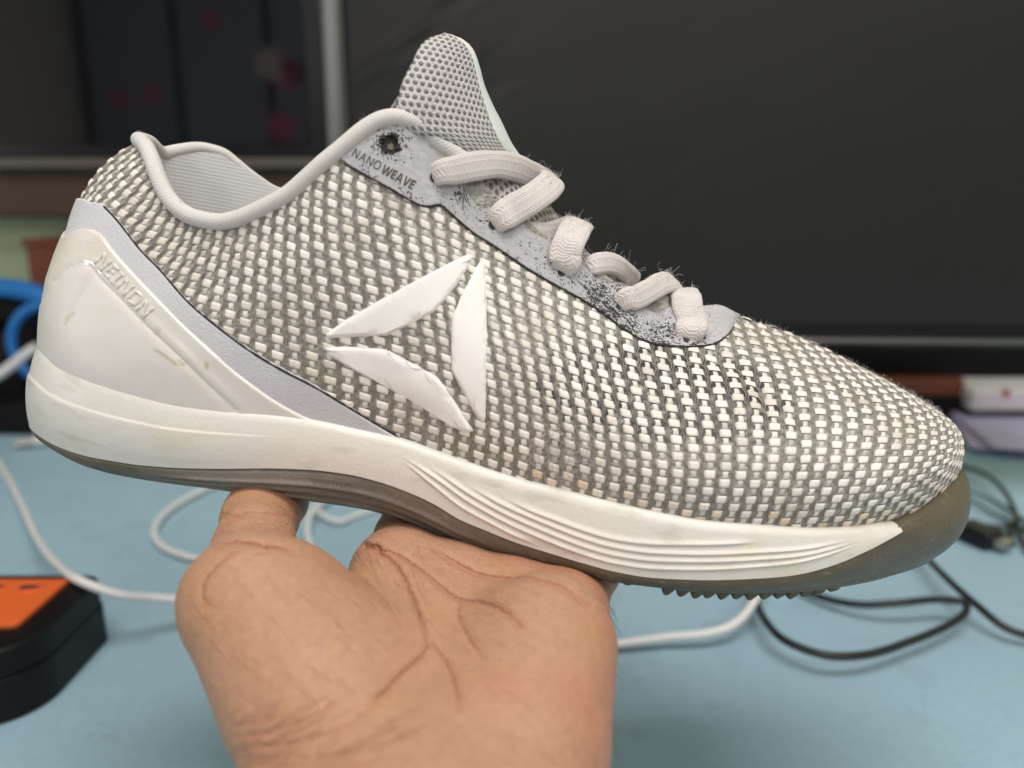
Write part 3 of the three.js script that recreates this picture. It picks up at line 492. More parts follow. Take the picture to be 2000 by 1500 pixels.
// worn black flecks in the coating: a map in metres along and across the strip
const eyeLen = [0]; for (let i = 1; i < eyeRows.length; i++) eyeLen.push(eyeLen[i - 1] + eyeRows[i][EC >> 1].distanceTo(eyeRows[i - 1][EC >> 1]));
const EL = eyeLen[eyeLen.length - 1], EW = 0.036;
const fleckRows = eyeRows.map((r, i) => r.map((p, j) => { const [px, py] = eyePx[i][j]; // how worn each spot is, read off the photograph
  const edge = distPoly(eyestayLow, px, py); let d = 0.22 * Math.exp(-edge / 7);
  for (const [x, y, rr, a] of [[762, 281, 34, 0.55], [712, 334, 30, 0.20], [796, 388, 30, 0.32], [900, 400, 45, 0.22], [905, 380, 24, 0.42], [950, 420, 40, 0.20], [1130, 545, 40, 0.25], [1165, 575, 34, 0.55], [1190, 605, 40, 0.55], [1230, 640, 36, 0.45], [1290, 660, 44, 0.42], [1360, 665, 34, 0.30], [1215, 560, 36, 0.34], [1040, 490, 50, 0.14], [1070, 520, 40, 0.16], [1345, 650, 20, 0.3]]) { const e = ((px - x) ** 2 + (py - y) ** 2) / (rr * rr); d = Math.max(d, a * Math.exp(-e)); } return distPoly([[694, 296], [818, 368]], px, py) < 13 ? -0.2 : d; }));
const fleckAt = (u, v) => { const fi = clamp(u, 0, 0.9999) * (eyeRows.length - 1), i = Math.floor(fi), fj = clamp(v, 0, 0.9999) * EC, j = Math.floor(fj), a = fi - i, b = fj - j; return lerp(lerp(fleckRows[i][j], fleckRows[i + 1][j], a), lerp(fleckRows[i][j + 1], fleckRows[i + 1][j + 1], a), b); };
const fleckTex = dataTex(2048, 512, (u, v, x, y) => {
  const d = fleckAt(u, v), n = 0.50 * noise(x * 0.16, y * 0.085, 1) + 0.22 * noise(x * 0.05, y * 0.03, 2) + 0.28 * noise(x * 0.34, y * 0.18, 3), k = n + d * 0.80 > 0.80 ? 1 : 0, t = 0.93 + 0.10 * noise(x * 0.03, y * 0.05, 5) + 0.04 * (noise(x * 0.6, y * 0.6, 8) - 0.5);
  return k ? [0.22, 0.21, 0.22] : [0.735 * t, 0.730 * t, 0.742 * t];
}, true, false);
const matEyestay = std({ map: fleckTex, roughness: 0.75, bumpMap: texRepeat(suedeTex, 6, 1.5), bumpScale: 0.00012, side: THREE.DoubleSide });
const eyestay = mesh('eyestay', gridGeo(eyeRows, { uv: (i, j) => [i / (eyeRows.length - 1), j / EC], skip: (i, j) => inHole((eyePx[i][j][0] + eyePx[i + 1][j + 1][0]) / 2, (eyePx[i][j][1] + eyePx[i + 1][j + 1][1]) / 2) }), matEyestay, shoe, 'grey film eyestay with flaking black wear and printed lettering');
edgeRope(eyeRows.map((r) => [r[1]]), 'blackened_edge', eyestay, 0.00030, 6, eyeRows.length - 6, 0.9);
// inner-side eyestay, a plain strip
{ const rows = []; for (let i = iE0; i <= iE1; i++) { const r = secM[i], row = []; for (let j = 40; j <= MS; j++) row.push(r[j].clone().add(V3(0, 0.0006, -0.0006))); rows.push(row); } mesh('eyestay', gridGeo(rows), std({ color: lin(0.58, 0.58, 0.60), roughness: 0.8, side: THREE.DoubleSide }), shoe); }

// ================================================================ shapes traced onto a surface: logo, lettering
const tess = new TessellateModifier(7, 6);
function traced(shapes, surf, lift, wall = 0.0008, round = 0) {      // shapes: THREE.Shape in photo pixels
  const g2 = new THREE.ShapeGeometry(shapes, 6); g2.deleteAttribute('uv'); g2.deleteAttribute('normal');
  let t = tess.modify(g2); t = mergeVertices(t, 0.02);
  const P = t.attributes.position, n = P.count, loops = [];
  for (const s of [].concat(shapes)) { const e = s.extractPoints(6); loops.push(e.shape, ...e.holes); }
  const near = (x, y) => { let b = 1e9; for (const l of loops) { b = Math.min(b, distPoly([...l, l[0]].map((q) => [q.x, q.y]), x, y)); } return b; };
  const pos = new Float32Array(n * 3), nor = new Float32Array(n * 3), uv = new Float32Array(n * 2);
  for (let i = 0; i < n; i++) { const x = P.getX(i), y = P.getY(i), h = surf(x, y), dl = round ? lift * (0.35 + 0.65 * sstep(0, round, near(x, y))) : lift; h.p.addScaledVector(h.n, dl).toArray(pos, i * 3); h.n.toArray(nor, i * 3); uv[i * 2] = h.p.x * 20; uv[i * 2 + 1] = h.p.y * 20; }
  const top = new THREE.BufferGeometry(); top.setAttribute('position', new THREE.BufferAttribute(pos, 3)); top.setAttribute('normal', new THREE.BufferAttribute(nor, 3)); top.setAttribute('uv', new THREE.BufferAttribute(uv, 2)); top.setIndex(t.index);
  { const ix = top.index.array, a = V3(), b = V3(), c = V3(), g = V3(); for (let k = 0; k < ix.length; k += 3) { a.fromArray(pos, ix[k] * 3); b.fromArray(pos, ix[k + 1] * 3); c.fromArray(pos, ix[k + 2] * 3); g.fromArray(nor, ix[k] * 3); if (b.sub(a).cross(c.sub(a)).dot(g) < 0) { const s = ix[k + 1]; ix[k + 1] = ix[k + 2]; ix[k + 2] = s; } } }
  const parts = [top];
  if (wall) for (const l of loops) {
    const rows = []; const L = [...l]; L.push(l[0].clone()); const dense = []; for (let i = 0; i + 1 < L.length; i++) { const m = Math.max(1, Math.ceil(L[i].distanceTo(L[i + 1]) / 5)); for (let k = 0; k < m; k++) dense.push(L[i].clone().lerp(L[i + 1], k / m)); } dense.push(L[L.length - 1]);
    for (const q of dense) { const h = surf(q.x, q.y), dl = round ? lift * 0.35 : lift; rows.push([h.p.clone().addScaledVector(h.n, dl), h.p.clone().addScaledVector(h.n, lift - wall)]); }
    parts.push(gridGeo(rows));
  }
  if (round) top.computeVertexNormals();
  const m = mergeGeometries(parts.map((g) => { const k = g.index ? g : g; return k; })); return m;
}
const smoothShape = (pts, jag = 0, seed = 1) => { const r = rng(seed), q = []; for (let i = 0; i < pts.length; i++) { const a = pts[i], b = pts[(i + 1) % pts.length], m = Math.max(1, Math.round(Math.hypot(a[0] - b[0], a[1] - b[1]) / 9)); for (let k = 0; k < m; k++) q.push(new THREE.Vector2(lerp(a[0], b[0], k / m) + (r() - 0.5) * jag, lerp(a[1], b[1], k / m) + (r() - 0.5) * jag)); } return new THREE.Shape(q); };
const matLogo = std({ color: lin(0.90, 0.875, 0.855), roughness: 0.7, bumpMap: texRepeat(softTex, 1, 1), bumpScale: 0.0001 });
logo.forEach((pts, k) => mesh('logo_panel', traced(smoothShape(pts, 1.0, k + 3), onUpper, 0.00105, 0.0011, 5), matLogo, shoe));
const font = await new FontLoader().loadAsync('fonts/droid/droid_sans_bold.typeface.json');
const fontR = await new FontLoader().loadAsync('fonts/droid/droid_sans_regular.typeface.json');
// letters set along a pixel line: each glyph is mapped by the frame (origin, right, up)
function letters(txt, f, size, x0, y0, ang, { slant = 0, space = 1, stretch = 1 } = {}) {
  const out = []; let pen = 0; const c = Math.cos(ang), s = Math.sin(ang);
  for (const ch of txt) {
    const shapes = f.generateShapes(ch, size), bb = new THREE.Box2(); shapes.forEach((h) => h.getPoints(4).forEach((p) => bb.expandByPoint(p)));
    const map = (p) => { const a = pen + (p.x - bb.min.x + p.y * slant) * stretch, b = p.y; return new THREE.Vector2(x0 + a * c + b * s, y0 + a * s - b * c); };
    out.push(shapes.map((h) => { const e = h.extractPoints(4), S = new THREE.Shape(e.shape.map(map)); S.holes = e.holes.map((q) => new THREE.Path(q.map(map))); return S; }));
    pen += ((bb.max.x - bb.min.x) * stretch + size * 0.16 * space);
  }
  return out;
}
const matPrint = std({ color: lin(0.085, 0.066, 0.045), roughness: 0.7 });
const angN = Math.atan2(375 - 303, 820 - 690);
for (const s of letters('NANO', fontR, 17, 688, 306, angN, { stretch: 0.92, space: 1.1 })) mesh('letter', traced(s, onUpper, 0.00102, 0), matPrint, eyestay);
for (const s of letters('WEAVE', font, 18.5, 742.5, 338.5, angN, { stretch: 0.82, space: 0.5 })) mesh('letter', traced(s, onUpper, 0.00102, 0), matPrint, eyestay);
// raised moulded letters on the counter, read down the slope
const matEmb = phys({ color: lin(0.72, 0.69, 0.63), roughness: 0.22, clearcoat: 0.4, clearcoatRoughness: 0.15 });
for (const s of letters('NEINON', font, 30, 182, 512, Math.atan2(114, 101), { stretch: 0.98, space: 0.75 })) mesh('raised_letter', traced(s, onCounter, 0.0005, 0.0006, 2), matEmb, counter);
const matEmb2 = phys({ color: lin(0.19, 0.17, 0.145), roughness: 0.4 });
for (const s of letters('ROPEPRO', font, 13, 610, 945, Math.atan2(14, 108), { stretch: 1.0, space: 0.8 })) mesh('raised_letter', traced(s, onOutsole, 0.00025, 0.0003), matEmb2, outsole);
// the torn eyelet: dark foam behind the hole, frayed rim
{
  const [hx, hy, hr] = holes[0], pts = Array.from({ length: 26 }, (_, k) => { const a = k / 26 * Math.PI * 2; return [hx + Math.cos(a) * hr * 1.15, hy + Math.sin(a) * hr * 1.15]; });
  mesh('torn_foam', traced(smoothShape(pts, 2, 5), onUpper, 0.0001, 0), std({ color: lin(0.10, 0.085, 0.065), roughness: 1, bumpMap: texRepeat(grainTex, 4, 4), bumpScale: 0.0015 }), eyestay);
  const r = rng(44); for (let k = 0; k < 13; k++) { const a = r() * 6.28, rr = hr * (0.85 + 0.25 * r()), q = []; const n = 7, s = 2 + 3.2 * r(); for (let m = 0; m < n; m++) { const b = m / n * 6.28; q.push([hx + Math.cos(a) * rr + Math.cos(b) * s * (0.6 + 0.6 * r()), hy + Math.sin(a) * rr + Math.sin(b) * s * (0.6 + 0.6 * r())]); } mesh('frayed_bit', traced(smoothShape(q, 0, 1), onUpper, 0.0012 + 0.0003 * r(), 0.0006), matEdge, eyestay); }
  const inner = Array.from({ length: 16 }, (_, k) => { const a = k / 16 * Math.PI * 2; return [hx + 1 + Math.cos(a) * hr * 0.34, hy + 6 + Math.sin(a) * hr * 0.36]; });
  mesh('torn_foam', traced(smoothShape(inner, 2, 8), onUpper, 0.0003, 0.0003), std({ color: lin(0.20, 0.17, 0.14), roughness: 1 }), eyestay);
}
// ================================================================ collar piping, lining, tongue
{
  const pts = []; for (let k = 150; k >= 0; k--) pts.push(TMat(k / 150 * qM[12]).add(V3(0, 0.0005, 0))); for (let k = 2; k <= 220; k++) pts.push(Tat(k / 220 * qOfT(905)).add(V3(0, 0.0006, 0)));
  const curve = new THREE.CatmullRomCurve3(pts, false, 'centripetal'), sm = curve.getSpacedPoints(360);
  for (let r = 0; r < 10; r++) for (let i = 1; i + 1 < sm.length; i++) sm[i].lerp(sm[i - 1].clone().add(sm[i + 1]).multiplyScalar(0.5), 0.35);
  mesh('collar_piping', ribbon(sm, (t) => { const r = lerp(0.0013, 0.0023, sstep(0.24, 0.42, t)); return [r, r]; }, V3(0, 1, 0), 16, [80, 80]), matPipe, shoe, 'off white corded piping round the ankle opening');
  // lining: from the rim down inside, outer and inner side in one sheet
  const rim = []; for (let k = 110; k >= 0; k--) rim.push([TMat(k / 110 * qM[12]), -1, k / 110 * qM[12]]); for (let k = 1; k <= 130; k++) rim.push([Tat(k / 130 * qOfT(905)), 1, k / 130 * qOfT(905)]);
  const rows = rim.map(([p, sgn, q]) => { const n = outN2(Math.max(q, 0.002)); if (sgn < 0) n.z *= -1; const row = []; for (let j = 0; j <= 26; j++) { const f = j / 26, inn = 0.0012 + 0.0042 * Math.sin(Math.min(1, f * 1.4) * Math.PI * 0.5) - 0.004 * sstep(0.4, 1, f), s = p.clone().addScaledVector(n, -inn); s.y = lerp(p.y + 0.0016, 0.030, f ** 1.15); row.push(s); } return row; });
  let L = [0]; for (let i = 1; i < rows.length; i++) L.push(L[i - 1] + rows[i][6].distanceTo(rows[i - 1][6]));
  mesh('lining', gridGeo(rows, { uv: (i, j) => [L[i] * 55, rows[i][j].y * 55] }), matLining, shoe, 'pale grey ribbed lining inside the heel');
  const sole = []; for (let i = 0; i <= 40; i++) { const q = 0.02 + i / 40 * 0.6, a = outAt(q), row = []; for (let j = 0; j <= 4; j++) row.push(V3(a.x, 0.031, lerp(a.z * 0.9, -a.z * 0.9, j / 4))); sole.push(row); }
  mesh('insole', gridGeo(sole), std({ color: lin(0.25, 0.25, 0.25), roughness: 1, side: THREE.DoubleSide }), shoe);
}
const mesh3D = dataTex(256, 256, (u, v) => { // knitted spacer mesh: rows of round openings
  const r = Math.floor(v * 12), x = ((u * 12 + (r % 2) * 0.5) % 1) - 0.5, y = ((v * 12) % 1) - 0.5, d = Math.hypot(x * 1.0, y * 0.85); return sstep(0.16, 0.36, d) * (0.75 + 0.25 * wrapNoise(u, v, 96, 41)) ;
});
const mesh3C = dataTex(256, 256, (u, v) => { const r = Math.floor(v * 12), x = ((u * 12 + (r % 2) * 0.5) % 1) - 0.5, y = ((v * 12) % 1) - 0.5, k = sstep(0.14, 0.30, Math.hypot(x, y * 0.85)), n = 0.92 + 0.14 * wrapNoise(u, v, 128, 43); return [lerp(0.50, 0.80, k) * n, lerp(0.49, 0.785, k) * n, lerp(0.49, 0.785, k) * n]; }, true);
{
  const matMesh = std({ map: texRepeat(mesh3C, 1, 1), roughness: 1, bumpMap: texRepeat(mesh3D, 1, 1), bumpScale: 0.0011, side: THREE.DoubleSide });
  const matPanel = phys({ color: lin(0.70, 0.735, 0.70), roughness: 0.45, side: THREE.DoubleSide });
  // rails up the tongue: free side edge (wing) and front ridge
  const wing = table([[0, 905, 335, 15], [0.18, 850, 292, 21], [0.36, 785, 248, 26], [0.45, 773, 215, 26], [0.60, 783, 168, 24], [0.78, 806, 118, 20], [0.90, 822, 87, 15], [0.95, 840, 73, 10], [1, 868, 66, 5]]);
  const ridge = table([[0, 1006, 325, 3], [0.2, 985, 290, 8], [0.40, 966, 255, 10], [0.60, 947, 203, 9], [0.74, 934, 160, 8], [0.86, 926, 125, 7], [0.94, 915, 96, 6], [0.98, 896, 76, 5], [1, 872, 66, 4]]);
  const front = table([[0, 1030, 322, 0], [0.2, 1000, 280, 0], [0.40, 977, 232, 0], [0.60, 958, 198, 0], [0.74, 944, 172, 0], [0.86, 932, 132, 0], [0.94, 919, 97, 0], [0.98, 898, 76, 0], [1, 874, 66, 0]]);
  const at = (tab, t) => { const a = tab(t); return onZ(a[0], a[1], a[2] / 1000); };
  const N = 60, M = 30, rowsA = [], rowsP = [];
  for (let i = 0; i <= N; i++) {
    const t = i / N, A = at(wing, t), B = at(ridge, t), C = at(front, t), row = [], rowP = [];
    for (let j = 0; j <= M; j++) { const f = j / M, p = A.clone().lerp(B, f), bul = Math.sin(f * Math.PI) ** 0.7; p.z += 0.0065 * bul * (1 - 0.6 * t * t); p.x -= 0; row.push(p); }
    // rolled back edge
    const back = []; for (let k = 4; k >= 1; k--) { const a = k / 4 * Math.PI * 0.75, w = A.clone(); w.z -= 0.0045 * (1 - Math.cos(a)); w.x += 0.002 * Math.sin(a) * 0.2 + 0.004 * (1 - Math.cos(a)); back.push(w); }
    rowsA.push(back.concat(row));
    for (let j = 0; j <= 8; j++) { const f = j / 8, p = B.clone().lerp(C, f); p.x += 0.0012 * Math.sin(f * Math.PI) ; p.z += 0.0009 * Math.sin(f * Math.PI * 0.5); rowP.push(p); }
    for (let j = 7; j >= 0; j--) { const m = rowP[j].clone(); m.y -= 0.9 * Math.abs(m.z); m.x -= 0.4 * Math.abs(m.z); m.z = -m.z * 0.8; rowP.push(m); }
    rowsP.push(rowP);
  }
  const LU = [0]; for (let i = 1; i <= N; i++) LU.push(LU[i - 1] + rowsA[i][18].distanceTo(rowsA[i - 1][18]));
  const LW = rowsA.map((r) => { const l = [0]; for (let j = 1; j < r.length; j++) l.push(l[j - 1] + r[j].distanceTo(r[j - 1])); const o = l[18]; return l.map((v) => v - o); });
  const tongue = mesh('tongue', gridGeo(rowsA, { uv: (i, j) => [LW[i][j] * 42, LU[i] * 42] }), matMesh, shoe, 'pale grey padded mesh tongue standing upright');
  const far = (p) => V3(p.x - 0.5 * Math.abs(p.z) - 0.003, p.y - 1.0 * Math.abs(p.z) - 0.004, -0.6 * p.z);
  mesh('tongue_side', gridGeo(rowsA.map((r) => r.map(far)), { uv: (i, j) => [LW[i][j] * 42, LU[i] * 42] }), matMesh, tongue);
  // inside face joining the two wings
  const inner = rowsA.map((r) => { const a = r[0], b = far(a), row = []; for (let j = 0; j <= 12; j++) { const f = j / 12, p = a.clone().lerp(b, f); p.x += 0.25 * a.distanceTo(r[r.length - 1]) * Math.sin(f * Math.PI); p.y -= 0.001; row.push(p); } return row; });
  mesh('tongue_back', gridGeo(inner, { uv: (i, j) => [inner[i][j].z * 40, inner[i][j].y * 40] }), matMesh, tongue);
  mesh('tongue_panel', gridGeo(rowsP), matPanel, tongue, 'smooth pale green white front panel of the tongue');
  // lower tongue under the laces
  const low = table([[0, 1004, 312, 0], [0.15, 1062, 372, 0], [0.3, 1105, 430, 0], [0.5, 1160, 492, 0], [0.7, 1225, 545, 0], [0.85, 1300, 585, 0], [1, 1385, 606, 0]]), lowS = table([[0, 905, 345, 22], [0.15, 985, 402, 19], [0.3, 1050, 452, 18], [0.5, 1130, 508, 16], [0.7, 1210, 558, 14], [0.85, 1290, 602, 9], [1, 1370, 612, 3]]);
  const rl = []; for (let i = 0; i <= 40; i++) { const t = i / 40, A = at(lowS, t), B = at(low, t), row = []; A.y -= 0.0025; B.y -= 0.0015; for (let j = 0; j <= 10; j++) { const f = j / 10, p = A.clone().lerp(B, f); p.y += 0.0025 * Math.sin(f * Math.PI) * (1 - t); row.push(p); } for (let j = 9; j >= 0; j--) { const m = row[j].clone(); m.z = -m.z; row.push(m); } rl.push(row); }
  mesh('tongue_lower', gridGeo(rl, { uv: (i, j) => [rl[i][j].x * 40, rl[i][j].z * 40] }), matMesh, tongue);
}
// ================================================================ laces
const imgR = V3(Math.cos(TAU), Math.sin(TAU), 0), imgU = V3(-Math.sin(TAU), Math.cos(TAU), 0);
const braid = dataTex(128, 128, (u, v) => { // herringbone braid
  const k = 8, c = v * k, lane = Math.floor(c), f = c - lane, x = u * k * 1.5 + (lane % 2 ? f : 1 - f) * 0.9, s = x - Math.floor(x); return (0.25 + 0.75 * Math.sin(Math.PI * s) ** 0.7) * (0.50 + 0.50 * Math.sin(Math.PI * f) ** 0.5) + 0.18 * (wrapNoise(u, v, 64, 51) - 0.5);
});
const matLace = std({ color: lin(0.71, 0.665, 0.645), roughness: 1, bumpMap: texRepeat(braid, 1, 1), bumpScale: 0.00028 });
const lacePts = [];
function lace(pts, hw, side, label) {
  const P = pts.map(([px, py, z]) => { if (z === undefined) { const h = onUpper(px, py); return h.p.addScaledVector(h.n, 0.0026); } if (z === 'in') { const h = onUpper(px, py); return h.p.addScaledVector(h.n, -0.002); } return onZ(px, py, z / 1000); });
  const c = new THREE.CatmullRomCurve3(P, false, 'centripetal').getSpacedPoints(54);
  const sides = side.map(([dx, dy, dz]) => imgR.clone().multiplyScalar(dx).addScaledVector(imgU, -dy).add(V3(0, 0, dz || 0)).normalize());
  const sd = (t) => { const f = t * (sides.length - 1), i = Math.min(sides.length - 2, Math.floor(f)); return sides[i].clone().lerp(sides[i + 1], f - i); };
  const g = ribbon(c, (t) => [hw * 1.14 * (0.72 + 0.28 * sstep(0, 0.16, t)) * (1 + 0.06 * (noise(t * 14, hw * 9e4) - 0.5)), 0.00125 + 0.0003 * noise(t * 11, 3)], sd, 22, [110, 110], 2.8);
  mesh('lace', g, matLace, shoe, label); c.forEach((p, i) => lacePts.push([p, sd(i / 54), hw]));
}
lace([[846, 346, 'in'], [856, 341], [885, 333, 25.5], [920, 326, 23], [960, 321, 18], [1000, 326, 11], [1030, 337, 3], [1056, 350, -8], [1075, 362, -18]], 0.0034, [[0.2, 1, 0], [0.1, 1, 0.1], [-0.3, 1, 0.3], [-0.5, 0.9, 0.5]], 'pale lace across the top of the throat');
lace([[962, 440, 'in'], [972, 430], [1000, 411, 21], [1036, 390, 19], [1064, 370, 14], [1078, 356, 6], [1076, 350, -3], [1062, 352, -12]], 0.0037, [[0.6, 0.9, 0], [0.55, 0.85, 0.1], [0.7, 0.6, 0.2], [0.8, 0.2, 0.5]]);
lace([[1020, 446, 17], [1040, 452, 17.5], [1065, 455, 14], [1092, 448, 6], [1110, 440, -4]], 0.0027, [[0.1, 1, 0.3], [0, 1, 0.5], [0, 0.8, 0.8]]);
lace([[1095, 532, 'in'], [1098, 519], [1103, 498, 22], [1111, 474, 21], [1121, 452, 15], [1128, 440, 6], [1133, 437, -6]], 0.0040, [[1, 0.35, 0], [1, 0.35, 0], [1, 0.4, 0.1], [1, 0.4, 0.2]]);
lace([[1140, 528, 15], [1156, 519, 17], [1178, 514, 14], [1202, 518, 8], [1222, 533, 0], [1238, 550, -9]], 0.0029, [[0.2, 1, 0.2], [0.1, 1, 0.3], [-0.4, 0.9, 0.4], [-0.6, 0.8, 0.4]]);
lace([[1206, 598, 'in'], [1215, 591], [1240, 582, 18], [1266, 569, 15], [1290, 555, 9], [1308, 551, 1], [1318, 556, -8]], 0.0031, [[0.3, 1, 0], [0.4, 1, 0.1], [0.5, 0.9, 0.3], [0.5, 0.6, 0.6]]);
lace([[1254, 612, 9], [1274, 604, 9], [1296, 592, 6], [1312, 580, 0], [1324, 572, -8]], 0.0028, [[0.3, 1, 0.2], [0.4, 0.9, 0.4], [0.5, 0.7, 0.6]]);
lace([[1338, 664, 'in'], [1340, 654], [1343, 634], [1344, 607, 12], [1341, 585, 9], [1336, 573, 2], [1331, 572, -7]], 0.0040, [[1, 0.05, 0], [1, 0, 0], [1, -0.1, 0.1], [1, -0.2, 0.2]]);
// punched eyelets under the lace ends
for (const [x, y, r] of [[846, 347, 9], [961, 440, 9], [1094, 532, 8], [1207, 598, 7], [1338, 664, 7]]) { const q = Array.from({ length: 14 }, (_, k) => { const a = k / 14 * 6.283; return [x + Math.cos(a) * r, y + Math.sin(a) * r * 1.25]; }); mesh('eyelet', traced(smoothShape(q, 1.4, x), onUpper, 0.00115, 0), matEdge, eyestay); }
// loose fibres on laces, piping and toe cloth
{
  const r = rng(11), parts = [], hair = (p, dir, len, rad, curl) => { const pts = [p.clone()]; let d = dir.clone().normalize(); for (let k = 1; k <= 5; k++) { d.add(V3((r() - 0.5) * curl, (r() - 0.5) * curl, (r() - 0.5) * curl)).normalize(); pts.push(pts[k - 1].clone().addScaledVector(d, len / 5)); } parts.push(new THREE.TubeGeometry(new THREE.CatmullRomCurve3(pts), 8, rad, 3, false)); };
  for (const [p, s, hw] of lacePts) for (let k = 0; k < 2; k++) if (r() < 0.62) { const o = p.clone().addScaledVector(s, (r() - 0.5) * 2 * hw * 0.95).add(V3(0, 0.0012, 0)); hair(o, V3((r() - 0.5) * 1.4, 1, (r() - 0.5) * 1.2), 0.0012 + 0.0042 * r() * r(), 0.000028 + 0.00002 * r(), 1.3); }
  for (let k = 0; k < 260; k++) { const q = r() * qOfT(905), p = Tat(q).add(V3(0, 0.0026, 0)); hair(p.add(V3((r() - 0.5) * 0.003, 0, (r() - 0.5) * 0.003)), V3((r() - 0.5), 1.1, (r() - 0.2)), 0.0006 + 0.0014 * r() * r(), 0.000026, 1.2); }
  for (let k = 0; k < 520; k++) { const q = lerp(qVamp, 0.995, r()), i = Math.floor(q * NS), s = secAll[i].lat * (0.86 + 0.22 * r()), p = atArc(secAll[i], s), n = V3((r() - 0.3) * 0.9, 1, (r() - 0.5)); hair(p.add(V3(0, 0.0006, 0)), n, 0.0006 + 0.0012 * r(), 0.000026, 0.9); }
  for (let k = 0; k < 240; k++) { const a = r() * 6.28, b = Math.sqrt(r()), h = onUpper(1095 + Math.cos(a) * b * 62, 885 + Math.sin(a) * b * 58); if (h) hair(h.p.addScaledVector(h.n, 0.0006), V3((r() - 0.5) * 2, (r() - 0.5) * 2, 0.35), 0.0012 + 0.0022 * r(), 0.000045, 1.2); }      // scuffed, frayed patch
  const m = mesh('loose_fibres', mergeGeometries(parts), std({ color: lin(0.62, 0.59, 0.57), roughness: 1 }), shoe); m.userData.kind = 'stuff';
}
